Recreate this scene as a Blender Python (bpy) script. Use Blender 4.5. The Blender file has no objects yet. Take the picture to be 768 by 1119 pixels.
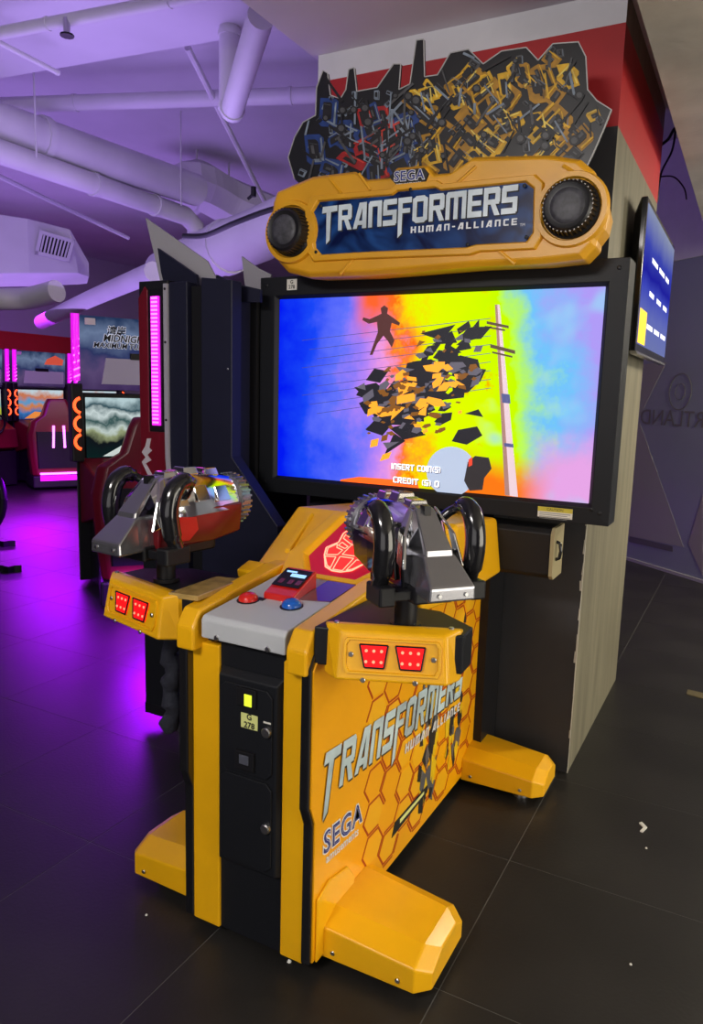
import bpy, bmesh, math, random
from mathutils import Vector, Matrix
random.seed(7)
S = bpy.context.scene
COL = S.collection
# ------------------------------------------------------------------ camera
CAM = (1.0561, -2.4814, 1.4235); YAW, PITCH, ROLL, FPX = 0.4890, -0.1572, 0.0282, 816.93
def cam_axes():
    cy, sy, cp, sp = math.cos(YAW), math.sin(YAW), math.cos(PITCH), math.sin(PITCH)
    f = Vector((-sy*cp, cy*cp, sp)); r = Vector((cy, sy, 0)); u = r.cross(f)
    cr, sr = math.cos(ROLL), math.sin(ROLL)
    return cr*r + sr*u, -sr*r + cr*u, f
CR, CU, CF = cam_axes()
cd = bpy.data.cameras.new('camera'); cam = bpy.data.objects.new('camera', cd); COL.objects.link(cam)
cd.sensor_fit = 'VERTICAL'; cd.sensor_height = 36; cd.sensor_width = 36; cd.lens = FPX/1119*36
cd.clip_start = 0.05; cd.clip_end = 100
cam.matrix_world = Matrix(((CR.x, CU.x, -CF.x, CAM[0]), (CR.y, CU.y, -CF.y, CAM[1]), (CR.z, CU.z, -CF.z, CAM[2]), (0, 0, 0, 1)))
S.camera = cam
def px(x, y, ax, val):
    """point where the photo's pixel direction meets the plane axis = val"""
    d = CR*((x-384)/FPX) + CU*(-(y-559.5)/FPX) + CF
    t = (val - CAM[ax]) / d[ax]
    return Vector(CAM) + d*t
def project(p):
    q = Vector(p) - Vector(CAM); w = q.dot(CF)
    return 384 + FPX*q.dot(CR)/w, 559.5 - FPX*q.dot(CU)/w, w
# ------------------------------------------------------------------ world, light, exposure
W = bpy.data.worlds.new('world'); S.world = W; W.use_nodes = True
W.node_tree.nodes['Background'].inputs[0].default_value = (0.05, 0.045, 0.07, 1)
W.node_tree.nodes['Background'].inputs[1].default_value = 0.5
S.view_settings.view_transform = 'Standard'; S.view_settings.look = 'None'
S.view_settings.exposure = 0.1; S.view_settings.gamma = 1.0; S.view_settings.use_curve_mapping = False
def area(name, loc, target, size, sy, energy, col):
    l = bpy.data.lights.new(name, 'AREA'); l.shape = 'RECTANGLE'; l.size = size; l.size_y = sy
    l.energy = energy; l.color = col
    o = bpy.data.objects.new(name, l); COL.objects.link(o); o.location = loc
    o.rotation_euler = (Vector(target) - Vector(loc)).to_track_quat('-Z', 'Y').to_euler()
    return o
area('ceiling_lamp_front', (-0.1, -3.6, 2.7), (0.0, -0.9, 0.6), 1.0, 0.6, 72, (1, .95, .90))
area('added_key_right', (4.6, -0.8, 1.25), (0, -0.3, 1.5), 3.6, 2.2, 125, (1, .93, .78))  # added soft warm key from the right, no window behind it
area('added_fill_behind', (1.0, -5.6, 1.3), (0.4, 0, 1.7), 4.0, 2.2, 30, (1, .96, .95))  # added fill for soffit, column and cabinet front, source unseen
area('ceiling_lamp_aisle', (2.3, 2.3, 2.45), (1.0, 3.2, 0.4), 0.6, 0.6, 120, (1, .88, .66))
area('purple_wash_up', (-4.6, 2.2, 2.15), (-4.4, 2.3, 5), 5.0, 4.0, 64, (.48, .28, 1))
area('purple_wash_near', (-2.0, 0.5, 2.2), (-2.0, 0.6, 5), 1.6, 1.6, 15, (.52, .36, 1))
area('racer_underglow_near', (-1.75, 0.7, 0.4), (-1.75, 0.62, 0), 0.6, 0.35, 50, (.35, .0, 1))
area('racer_underglow_mid', (-4.0, 1.9, 0.7), (-4.0, 1.9, 0), 1.0, 0.6, 60, (.35, .0, 1))
area('racer_underglow_far', (-6.2, 3.4, 0.7), (-6.2, 3.4, 0), 1.0, 0.8, 85, (.45, .0, 1))
area('added_violet_tint', (-5.6, 3.0, 2.1), (-6.6, 3.8, 0.4), 2.0, 1.2, 70, (.5, .03, 1))  # added light that tints the far seats and floor violet
# ------------------------------------------------------------------ materials
MATS = {}
def mat(name, col, rough=.5, metal=0, emit=0, ecol=None, var=0, vscale=8, bump=0, bscale=60, coat=0, spec=None, stretch=None):
    if name in MATS: return MATS[name]
    m = bpy.data.materials.new(name); m.use_nodes = True; nt = m.node_tree; b = nt.nodes['Principled BSDF']
    b.inputs['Base Color'].default_value = (*col, 1); b.inputs['Roughness'].default_value = rough
    b.inputs['Metallic'].default_value = metal; b.inputs['Coat Weight'].default_value = coat
    b.inputs['Coat Roughness'].default_value = .12
    if spec is not None: b.inputs['Specular IOR Level'].default_value = spec
    if emit:
        b.inputs['Emission Color'].default_value = (*(ecol or col), 1); b.inputs['Emission Strength'].default_value = emit
    if var or bump:
        tc = nt.nodes.new('ShaderNodeTexCoord'); src = tc.outputs['Object']
        if stretch:
            mp = nt.nodes.new('ShaderNodeMapping'); mp.inputs['Scale'].default_value = stretch
            nt.links.new(src, mp.inputs['Vector']); src = mp.outputs['Vector']
    if var:
        n = nt.nodes.new('ShaderNodeTexNoise'); n.inputs['Scale'].default_value = vscale; n.inputs['Detail'].default_value = 5
        nt.links.new(src, n.inputs['Vector'])
        r = nt.nodes.new('ShaderNodeValToRGB')
        r.color_ramp.elements[0].position = .3; r.color_ramp.elements[1].position = .7
        r.color_ramp.elements[0].color = (*[c*(1-var) for c in col], 1); r.color_ramp.elements[1].color = (*[min(1, c*(1+var)) for c in col], 1)
        nt.links.new(n.outputs['Fac'], r.inputs['Fac']); nt.links.new(r.outputs['Color'], b.inputs['Base Color'])
    if bump:
        n2 = nt.nodes.new('ShaderNodeTexNoise'); n2.inputs['Scale'].default_value = bscale; n2.inputs['Detail'].default_value = 3
        nt.links.new(src, n2.inputs['Vector'])
        bp = nt.nodes.new('ShaderNodeBump'); bp.inputs['Strength'].default_value = bump; bp.inputs['Distance'].default_value = .01
        nt.links.new(n2.outputs['Fac'], bp.inputs['Height']); nt.links.new(bp.outputs['Normal'], b.inputs['Normal'])
    MATS[name] = m; return m
YEL = mat('yellow_plastic', (.90, .46, .006), .30, var=.06, vscale=5, coat=.1, bump=.02, bscale=40, spec=.4)
YELM = mat('marquee_yellow', (.74, .36, .012), .38, var=.07, vscale=6, bump=.04, bscale=50)
ORG = mat('orange_decal', (.90, .40, .003), .3, var=.05, vscale=3)
HEXR = mat('hexagon_red_ink', (.45, .05, .004), .4)
HEXL = mat('hexagon_light_ink', (.92, .46, .01), .35)
BLK = mat('black_plastic', (.010, .010, .012), .42, spec=.3)
BLKG = mat('black_gloss', (.01, .01, .012), .12, coat=.5)
BLKM = mat('black_powder_metal', (.008, .009, .012), .5, bump=.05, bscale=300, spec=.28)
NAVY = mat('dark_navy_panel', (.010, .011, .028), .5, var=.1, spec=.28)
WHITE = mat('grey_white_plastic', (.52, .54, .56), .4, var=.03)
CHROME = mat('chrome_shell', (.82, .82, .84), .1, 1)
SILV = mat('silver_plastic', (.36, .36, .39), .26, .85)
STEEL = mat('steel', (.55, .55, .56), .3, 1)
DRED = mat('dark_red_shell', (.13, .006, .010), .2, coat=.5)
BRED = mat('bright_red_plastic', (.7, .02, .015), .25, coat=.4)
BLUEB = mat('blue_button_plastic', (.01, .12, .55), .15, coat=.6)
LIT_RED = mat('lit_red_lens', (.5, .005, .005), .35, emit=1.1, ecol=(1, .006, .01), spec=.15)
LIT_DOT = mat('lit_red_led', (1, .3, .25), .3, emit=1.4, ecol=(1, .22, .1))
LABEL_Y = mat('pale_yellow_label', (.75, .78, .28), .6)
LABEL_W = mat('white_label', (.75, .73, .66), .6)
INK = mat('black_ink', (.01, .01, .01), .6)
PINKLED = mat('pink_led', (1, .2, .9), .4, emit=3.0, ecol=(1, .10, .85))
PINKGLOW = mat('pink_led_diffuser', (.8, .05, .8), .4, emit=1.0, ecol=(.62, .0, .62))
VIOLED = mat('violet_led', (1, .5, 1), .4, emit=3.2, ecol=(.8, .16, 1))
ORLED = mat('orange_led', (1, .2, .05), .4, emit=2.2, ecol=(1, .08, .015))
CARRED = mat('racer_red_plastic', (.15, .005, .015), .35)
GREYB = mat('grey_board', (.36, .35, .38), .6)
PIPEW = mat('white_painted_pipe', (.62, .62, .63), .5, var=.06, vscale=3)
CEILW = mat('white_painted_concrete', (.6, .59, .62), .75, var=.07, vscale=1.4, bump=.15, bscale=8)
# ------------------------------------------------------------------ mesh helpers
class MB:
    def __init__(s): s.v = []; s.f = []
    def add(s, vs, fs):
        o = len(s.v); s.v += [tuple(v) for v in vs]; s.f += [tuple(i+o for i in f) for f in fs]; return s
    def box(s, x0, x1, y0, y1, z0, z1):
        return s.add([(x0, y0, z0), (x1, y0, z0), (x1, y1, z0), (x0, y1, z0), (x0, y0, z1), (x1, y0, z1), (x1, y1, z1), (x0, y1, z1)],
                     [(0, 3, 2, 1), (4, 5, 6, 7), (0, 1, 5, 4), (1, 2, 6, 5), (2, 3, 7, 6), (3, 0, 4, 7)])
    def hexa(s, a, b):                     # two quads, a then b, same winding
        return s.add(list(a)+list(b), [(3, 2, 1, 0), (4, 5, 6, 7), (0, 1, 5, 4), (1, 2, 6, 5), (2, 3, 7, 6), (3, 0, 4, 7)])
    def loft(s, rings, closed=True, caps=True):
        n = len(rings[0]); vs = [p for r in rings for p in r]; fs = []
        for k in range(len(rings)-1):
            for i in range(n if closed else n-1):
                j = (i+1) % n; fs.append((k*n+i, k*n+j, (k+1)*n+j, (k+1)*n+i))
        if caps: fs += [tuple(range(n))[::-1], tuple((len(rings)-1)*n+i for i in range(n))]
        return s.add(vs, fs)
    def prism(s, pts, d):                   # planar 3D polygon extruded along d
        d = Vector(d); return s.loft([[Vector(p) for p in pts], [Vector(p)+d for p in pts]])
    def xz(s, pts, y0, y1): return s.prism([(x, y0, z) for x, z in pts], (0, y1-y0, 0))
    def yz(s, pts, x0, x1): return s.prism([(x0, y, z) for y, z in pts], (x1-x0, 0, 0))
    def xy(s, pts, z0, z1): return s.prism([(x, y, z0) for x, y in pts], (0, 0, z1-z0))
    def tube(s, path, r, n=12, caps=True):
        path = [Vector(p) for p in path]; rs = r if isinstance(r, (list, tuple)) else [r]*len(path); rings = []; nrm = None
        for i, p in enumerate(path):
            t = (path[min(i+1, len(path)-1)] - path[max(i-1, 0)]).normalized()
            if nrm is None: nrm = t.orthogonal().normalized()
            nrm = (nrm - t*nrm.dot(t)).normalized(); b = t.cross(nrm)
            rings.append([p + (nrm*math.cos(a) + b*math.sin(a))*rs[i] for a in [2*math.pi*k/n for k in range(n)]])
        return s.loft(rings, True, caps)
    def lathe(s, o, axis, prof, n=24):      # prof: (distance along axis, radius)
        o = Vector(o); ax = Vector(axis).normalized(); u = ax.orthogonal().normalized(); w = ax.cross(u)
        return s.loft([[o + ax*d + (u*math.cos(2*math.pi*k/n) + w*math.sin(2*math.pi*k/n))*r for k in range(n)] for d, r in prof])
OFF = {}
def build(mb, name, m, parent=None, bevel=0, seg=2, smooth=None, loc=None, rotz=0):
    me = bpy.data.meshes.new(name); me.from_pydata(mb.v, [], mb.f)
    bm = bmesh.new(); bm.from_mesh(me); bmesh.ops.recalc_face_normals(bm, faces=bm.faces); bm.to_mesh(me); bm.free()
    for mm in (m if isinstance(m, (list, tuple)) else [m]): me.materials.append(mm)
    if smooth:
        me.polygons.foreach_set('use_smooth', [True]*len(me.polygons)); me.set_sharp_from_angle(angle=math.radians(smooth))
    o = bpy.data.objects.new(name, me); COL.objects.link(o); o.parent = parent
    if parent is not None and parent.name in OFF: o.location = -Vector(parent.location)
    if loc: o.location = Vector(o.location) + Vector(loc)
    o.rotation_euler[2] = rotz
    if bevel:
        bv = o.modifiers.new('bevel', 'BEVEL'); bv.width = bevel; bv.segments = seg; bv.limit_method = 'ANGLE'; bv.angle_limit = math.radians(35); bv.harden_normals = False
    return o
def stuff(o): o['kind'] = 'stuff'; return o
def tag(o, label, cat, group=None, kind=None):
    o['label'] = label; o['category'] = cat
    if group: o['group'] = group
    if kind: o['kind'] = kind
    return o
def struct(o, label=None, cat=None):
    o['kind'] = 'structure'
    if label: o['label'] = label; o['category'] = cat
    return o
def thing(name, label, cat, loc=(0, 0, 0), rotz=0, group=None, world=False):
    o = bpy.data.objects.new(name, None); COL.objects.link(o); o.location = loc; o.rotation_euler[2] = rotz; o.empty_display_size = .1
    if world: OFF[o.name] = 1              # parts of this thing are modelled in world coordinates
    return tag(o, label, cat, group)
def copy_tree(o, parent=None):
    c = o.copy(); COL.objects.link(c); c.parent = parent
    for ch in [x for x in bpy.data.objects if x.parent == o]: copy_tree(ch, c)
    return c
def text_mesh(body, size, extrude=0, offset=0, shear=0, align='CENTER', space=1):
    cu = bpy.data.curves.new('lettering', 'FONT'); cu.body = body; cu.size = size; cu.extrude = extrude; cu.offset = offset
    cu.shear = shear; cu.align_x = align; cu.align_y = 'CENTER'; cu.space_character = space; cu.resolution_u = 3
    o = bpy.data.objects.new('lettering', cu); COL.objects.link(o)
    dg = bpy.context.evaluated_depsgraph_get(); me = bpy.data.meshes.new_from_object(o.evaluated_get(dg))
    bpy.data.objects.remove(o); bpy.data.curves.remove(cu); return me
def text_part(name, body, size, m, parent, origin, u, v, **kw):
    me = text_mesh(body, size, **kw); u = Vector(u).normalized(); v = Vector(v).normalized(); n = u.cross(v)
    mt = Matrix(((u.x, v.x, n.x, origin[0]), (u.y, v.y, n.y, origin[1]), (u.z, v.z, n.z, origin[2]), (0, 0, 0, 1)))
    me.transform(mt); me.materials.clear(); me.materials.append(m); me.name = name
    o = bpy.data.objects.new(name, me); COL.objects.link(o); o.parent = parent
    if parent is not None and parent.name in OFF: o.location = -Vector(parent.location)
    return o
def rc(x0, y0, x1, y1): return [(x0, y0), (x1, y0), (x1, y1), (x0, y1)]
GL = {  # angular block letters on a unit height: (advance width, polygons)
 'T': (1.0, [rc(0, .78, 1, 1), rc(.36, 0, .64, .8)]),
 '1': (1.15, [[(0, .74), (1.15, .78), (1.15, 1), (.06, 1)], [(.34, .8), (.68, .8), (.62, -.35), (.36, -.5)]]),
 'R': (1.0, [rc(0, 0, .27, 1), [(.2, .79), (.8, .79), (1, .9), (.9, 1), (.2, 1)], [(.7, .52), (1, .46), (1, .92), (.72, .85)], rc(.2, .4, .95, .57), [(.42, .42), (.72, .42), (1.02, 0), (.7, 0)]]),
 'A': (1.02, [[(0, 0), (.28, 0), (.7, .84), (.74, 1), (.46, 1)], rc(.68, 0, .98, 1), rc(.2, .14, .8, .3)]),
 'N': (.95, [[(0, 0), (.28, 0), (.28, 1), (.1, 1), (0, .9)], rc(.2, .79, .75, 1), rc(.66, 0, .95, 1)]),
 'S': (.95, [rc(.05, .79, .95, 1), [(0, .42), (.28, .42), (.28, 1), (.1, 1), (0, .9)], rc(0, .4, .95, .59), rc(.67, .06, .95, .55), rc(0, 0, .88, .21)]),
 'F': (.9, [[(0, 1), (.3, 1), (.28, -.35), (.02, -.5)], rc(.2, .79, .92, 1), rc(.2, .42, .82, .59)]),
 'O': (1.0, [[(0, .1), (.28, 0), (.28, 1), (0, .9)], [(.72, 0), (1, .1), (1, .9), (.72, 1)], rc(.2, .79, .8, 1), rc(.2, 0, .8, .21)]),
 'M': (1.3, [[(0, 0), (.26, 0), (.26, 1), (.1, 1), (0, .9)], rc(.2, .79, 1.1, 1), rc(.52, 0, .78, .85), rc(1.04, 0, 1.3, 1)]),
 'E': (.9, [rc(0, 0, .28, 1), rc(.2, .79, .9, 1), rc(.2, .41, .84, .58), rc(.2, 0, .9, .21)]),
 'H': (.95, [rc(0, 0, .28, 1), rc(.67, 0, .95, 1), rc(.2, .41, .7, .6)]),
 'U': (.95, [rc(0, 0, .28, 1), rc(.67, 0, .95, 1), rc(.2, 0, .75, .21)]),
 'L': (.85, [rc(0, 0, .28, 1), rc(.2, 0, .85, .21)]), 'I': (.3, [rc(0, 0, .3, 1)]), '-': (.5, [rc(0, .4, .5, .6)]),
 'C': (.88, [[(0, .08), (.28, 0), (.28, 1), (0, .92)], rc(.2, .79, .88, 1), rc(.2, 0, .88, .21)]),
 'D': (.95, [rc(0, 0, .28, 1), rc(.2, .79, .8, 1), rc(.2, 0, .8, .21), [(.67, 0), (.95, .12), (.95, .88), (.67, 1)]]),
 'W': (1.3, [rc(0, 0, .26, 1), rc(.1, 0, 1.2, .21), rc(.52, 0, .78, .85), rc(1.04, 0, 1.3, 1)]),
 '(': (.45, [[(.1, .2), (.35, 0), (.45, .1), (.3, .3), (.3, .7), (.45, .9), (.35, 1), (.1, .8)]]),
 ')': (.45, [[(.35, .2), (.1, 0), (0, .1), (.15, .3), (.15, .7), (0, .9), (.1, 1), (.35, .8)]]), ' ': (.45, []),
}
def block_text(mb, s, o, u, v, h, w, depth, gap=.16, shear=0):
    """letters from o along u, upright along v; h, w scale; depth vector = extrusion"""
    o = Vector(o); u = Vector(u).normalized(); v = Vector(v).normalized(); x = 0; k = 0
    for ch in s:
        adv, polys = GL[ch]
        for p in polys:
            e = Vector(depth)*(1 + .02*(k % 7)); k += 1
            mb.prism([o + u*((x+a)*w + shear*b*h) + v*(b*h) for a, b in p], e)
        x += adv + gap
    return x*w
def text_width(s, gap=.16): return sum(GL[c][0] + gap for c in s) - gap
def octo(x0, z0, x1, z1, c): return [(x0+c, z0), (x1-c, z0), (x1, z0+c), (x1, z1-c), (x1-c, z1), (x0+c, z1), (x0, z1-c), (x0, z0+c)]
def inside(p, poly):
    c = False; n = len(poly)
    for i in range(n):
        a, b = poly[i], poly[i-1]
        if (a[1] > p[1]) != (b[1] > p[1]) and p[0] < (b[0]-a[0])*(p[1]-a[1])/(b[1]-a[1]) + a[0]: c = not c
    return c
# ================================================================== THE SETTING
# ---- floor with separate tiles
TS = .59; TX0, TY0 = .515, -.352
groutm = mat('grout', (.11, .11, .105), .7)
tilem = mat('dark_floor_tile', (.019, .018, .017), .42, var=.25, vscale=2.5, bump=.06, bscale=90, spec=.3)
floor = struct(build(MB().box(-12, 5, -6, 12, -.08, -.0008), 'floor', groutm), 'dark tiled arcade floor', 'floor')
tm = MB().box(-TS/2+.0014, TS/2-.0014, -TS/2+.0014, TS/2-.0014, -.004, 0)
cand = []
for i in range(-22, 8):
    for j in range(-10, 21):
        c = (TX0 + (i+.5)*TS, TY0 + (j+.5)*TS)
        X, Y, w = project((c[0], c[1], 0))
        vis = w > .3 and -130 < X < 900 and 380 < Y < 1500
        cand.append((0 if vis else 1, (c[0]-CAM[0])**2 + (c[1]-CAM[1])**2, c))
cand.sort()
tile0 = None
rest = MB()
for k, (nv, d, c) in enumerate(cand):
    if nv == 0 and k < 290:
        if tile0 is None: tile0 = build(tm, 'floor_tile', tilem, floor); t = tile0
        else: t = tile0.copy(); COL.objects.link(t)
        t.location = (c[0], c[1], 0)
    else:
        rest.box(c[0]-TS/2+.0014, c[0]+TS/2-.0014, c[1]-TS/2+.0014, c[1]+TS/2-.0014, -.004, 0)
ro = build(rest, 'floor_tiles_beyond', tilem, floor); ro['kind'] = 'stuff'
# ---- column
redp = mat('red_wall_paint', (.42, .012, .016), .55, var=.05)
whp = mat('white_wall_paint', (.68, .68, .72), .7, var=.04)
dkp = mat('charcoal_wall_paint', (.030, .031, .036), .6, var=.2, vscale=4, bump=.04, bscale=30)
bgp = mat('bare_grey_plaster', (.175, .160, .110), .6, var=.22, vscale=5, bump=.12, bscale=12, stretch=(1.5, 3, .35))
CX0, CX1, CY0, CY1 = -.635, .5495, .304, 1.43
zs = [0, 2.34, 2.66, 2.77]
me = MB()
cm = build(me, 'wall_column', [dkp, redp, whp, bgp])
bm = bmesh.new()
for k in range(3):
    for fi, (a, b) in enumerate([((CX0, CY0), (CX1, CY0)), ((CX1, CY0), (CX1, CY1)), ((CX1, CY1), (CX0, CY1)), ((CX0, CY1), (CX0, CY0))]):
        f = bm.faces.new([bm.verts.new((a[0], a[1], zs[k])), bm.verts.new((b[0], b[1], zs[k])), bm.verts.new((b[0], b[1], zs[k+1])), bm.verts.new((a[0], a[1], zs[k+1]))])
        f.material_index = 1 if k == 1 else ((3 if fi == 1 else 0) if k == 0 else (3 if fi == 1 else 2))
bmesh.ops.remove_doubles(bm, verts=bm.verts, dist=1e-5)
bm.to_mesh(cm.data); bm.free(); struct(cm, 'square column with charcoal front, red band and bare plaster side', 'column')
chip = MB(); z = .0
while z < 1.05:
    h = random.uniform(.02, .07); w = random.choice([0.002, .003, .005, .008]) * random.uniform(.6, 1.3)
    chip.hexa([(CX1-w, CY0-.0015, z), (CX1+.001, CY0-.0015, z), (CX1+.001, CY0+.004, z), (CX1-w, CY0+.004, z)],
              [(CX1-w*random.uniform(.3, 1.4), CY0-.0015, z+h), (CX1+.001, CY0-.0015, z+h), (CX1+.001, CY0+.004, z+h), (CX1-w, CY0+.004, z+h)]); z += h
build(chip, 'chipped_edge', mat('chipped_plaster', (.5, .48, .42), .8), cm)
# ---- soffit above the machine, hanging bulkhead on the right, main ceiling
struct(build(MB().box(-.66, .68, -5.5, 1.46, 2.76, 3.55), 'ceiling', mat('soffit_paint', (.72, .66, .70), .75, var=.05, vscale=2)), 'smooth low soffit around the column', 'ceiling')
struct(build(MB().box(.66, 4.9, -5.5, 3.3, 2.5, 2.75), 'ceiling_bulkhead', mat('bulkhead_concrete', (.58, .54, .48), .8, var=.12, vscale=5, bump=.25, bscale=18)), 'rough grey bulkhead hanging at the right', 'ceiling')
struct(build(MB().box(-12, 5, -6, 12, 3.55, 3.7), 'ceiling_slab', CEILW), 'white painted concrete ceiling', 'ceiling')
a = px(-60, 96, 2, 3.25); b = px(350, 25, 2, 3.25); d = (b-a).normalized(); nrm = Vector((-d.y, d.x, 0)); A = a - d*3; B = b + d*.1
q = [A, B, B - nrm*5, A - nrm*5]
struct(build(MB().prism([(p.x, p.y, 3.25) for p in q], (0, 0, .3)), 'ceiling_beam', CEILW), 'lower white ceiling slab in front of the pipes', 'ceiling')
b1 = px(-20, 250, 2, 3.2); b2 = px(330, 205, 2, 3.2)
# ---- walls
wl = struct(build(MB().box(-9.2, -9, -6, 12, 0, 3.55), 'wall_left', mat('far_wall_paint', (.35, .33, .4), .7)), 'far left wall behind racing machines', 'wall')
tr = build(MB().box(-9, -8.97, -6, 12, 1.93, 2.2), 'trim_red_band', redp); struct(tr, 'red painted band along the far left wall', 'trim')
struct(build(MB().box(-9.2, 5, 11.8, 12, 0, 3.55), 'wall_back', MATS['far_wall_paint']), 'far back wall', 'wall')
struct(build(MB().box(4.8, 5, -6, 12, 0, 3.55), 'wall_right', MATS['far_wall_paint']), 'right wall outside the frame', 'wall')
struct(build(MB().box(-9.2, 5, -6, -5.8, 0, 3.55), 'wall_front', MATS['far_wall_paint']), 'wall behind the viewer', 'wall')
# ---- angled glass partition (right, far)
g0 = px(690, 613, 2, 0); g1 = px(768, 637, 2, 0); gd = (g1-g0); gd.z = 0; gd.normalize(); gn = Vector((gd.y, -gd.x, 0))   # towards the camera
if gn.dot(Vector(CAM)-g0) < 0: gn = -gn
def gp(s, z, o=0): p = g0 + gd*s + gn*o; return Vector((p.x, p.y, z))
def gpx(x, y, o=0):
    d = CR*((x-384)/FPX) + CU*(-(y-559.5)/FPX) + CF; P = g0 + gn*o
    t = (P - Vector(CAM)).dot(gn) / d.dot(gn); return Vector(CAM) + d*t
ztop = gpx(750, 283).z
def gbox(s0, s1, z0, z1, o0, o1): return MB().prism([gp(s0, z0, o0), gp(s1, z0, o0), gp(s1, z1, o0), gp(s0, z1, o0)], gn*(o1-o0))
glassm = mat('smoked_glass', (.21, .24, .29), .28, var=.1, vscale=1, spec=.6)
part = struct(build(gbox(-1.3, 4.5, 0, ztop, -.03, 0), 'window_1', glassm), 'dark smoked glass partition with mirrored lettering', 'window')
build(gbox(-1.3, 4.5, 0, .025, 0, .02), 'window_sill', mat('pale_trim', (.30, .30, .30), .5), part)
build(gbox(-1.3, 4.5, ztop, 3.55, -.12, .02), 'window_header', whp, part)
shapem = mat('shape_grey', (.27, .27, .26), .3); shape2 = mat('shape_brown', (.25, .235, .23), .3)  # grey and brown tones for the diagonal shapes on the glass
def gpoly(pts, m, name, o=.002): build(MB().prism([gpx(x, y, .001) for x, y in pts], gn*o), name, m, part)
gpoly([(682, 470), (699, 462), (747, 598), (684, 585)], shapem, 'window_shape')
gpoly([(700, 398), (728, 396), (699, 455), (690, 450)], shapem, 'window_shape')
gpoly([(768, 540), (768, 630), (752, 594)], shape2, 'window_shape')
gpoly([(688, 586), (735, 597), (735, 603), (687, 592)], mat('pale_tape', (.1, .1, .105), .5), 'window_tape')
tx = gpx(700, 456, .003); tx2 = gpx(768, 456, .003)
hgt = (gpx(730, 447, .003) - gpx(730, 465, .003)).length
text_part('window_lettering', 'RTLAND', hgt*1.35, mat('etched_letter_and_reflection', (.155, .15, .145), .5), part, (gpx(699, 456, .004)), -gd, (0, 0, 1), align='RIGHT')
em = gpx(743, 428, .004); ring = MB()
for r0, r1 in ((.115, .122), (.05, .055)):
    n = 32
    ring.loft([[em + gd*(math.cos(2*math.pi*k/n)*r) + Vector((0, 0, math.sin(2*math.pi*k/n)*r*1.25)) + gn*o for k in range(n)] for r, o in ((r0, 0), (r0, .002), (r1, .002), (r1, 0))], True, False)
build(ring, 'window_emblem_reflection', MATS['etched_letter_and_reflection'], part)  # flat rings drawn for a round emblem's reflection in the glass
# ================================================================== PIPES AND DUCTS UNDER THE CEILING
def pipe(label, p0, p1, r, name='ceiling_pipe', cat='pipe', m=PIPEW, collars=(), n=14, extra=None):
    t = thing(name, label, cat, ((p0+p1)/2), world=True, group=None)
    path = [p0, p1] + (extra or [])
    build(MB().tube(path, r, n), 'pipe_run', m, t, smooth=40)
    d = (p1-p0)
    for f in collars:
        c = p0 + d*f; e = d.normalized()*r*.22
        build(MB().tube([c-e, c+e], r*1.12, n), 'collar', m, t, smooth=40)
    return t
def ext(a, b, f0, f1): return a + (b-a)*f0, a + (b-a)*f1
a, b = px(0, 135, 2, 3.05), px(215, 208, 2, 3.05)
p0, p1 = ext(a, b, -.5, 1)
pipe('thick upper white pipe running above the lagged one toward the far end', p0, p1, .125, collars=(.45,))
a, b = px(0, 166, 2, 2.85), px(203, 236, 2, 2.85)
p0, p1 = ext(a, b, -.5, 1)
e1 = px(205, 245, 2, 2.72); e2 = px(196, 264, 2, 2.5)
pipe('white pipe with dark joints bending down at its far end', p0, p1, .075, collars=(.2, .62, .86), extra=[Vector((p1.x, p1.y+.12, p1.z-.06)), Vector((p1.x-.02, p1.y+.15, p1.z-.14))])
a, b = px(0, 115, 2, 3.3), px(345, 104, 2, 3.3); p0, p1 = ext(a, b, -.2, 1.3)
pipe('long thin white pipe crossing behind the drop pipes', p0, p1, .05, collars=(.3, .75))
a, b = px(0, 36, 2, 3.1), px(190, 0, 2, 3.1); p0, p1 = ext(a, b, -.3, 1.4)
pipe('white sprinkler pipe across the top left corner', p0, p1, .028, collars=(.35, .75))
a, b = px(0, 47, 2, 3.12), px(64, 80, 2, 3.12); p0, p1 = ext(a, b, -.6, 1)
pipe('short thin white conduit with a capped end at upper left', p0, p1, .014, collars=(.98,))
v = px(251, 122, 2, 2.85)
pipe('vertical white drop pipe with flanges left of the soffit', v, Vector((v.x, v.y, 3.26)), .055, collars=(.05, .9))
w0 = px(253, 122, 2, 2.84); w1 = px(285, 18, 2, 2.98)
pipe('slanted white pipe leaning against the drop pipe', w0, w1, .058, collars=(.03,))
for (x, y0, y1, z0, lab) in ((40, 172, 75, 2.85, 'thin hanger rod above the lagged pipe'), (198, 225, 58, 2.85, 'thin hanger rod above the pipe elbow')):
    v = px(x, y0, 2, z0); pipe(lab, v, Vector((v.x, v.y, 3.55)), .006, 'hanger_rod', 'rod', n=6)
a, b = px(205, 52, 2, 3.4), px(292, 226, 2, 2.95); pipe('slender diagonal brace below the ceiling', a, b, .02, 'ceiling_brace', 'brace', n=8)
a, b = px(0, 193, 2, 2.95), px(140, 260, 2, 2.95); p0, p1 = ext(a, b, -.3, 1.0); pipe('thin dark conduit under the lagged pipe', p0, p1, .02, 'ceiling_conduit', 'conduit', n=8)
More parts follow.
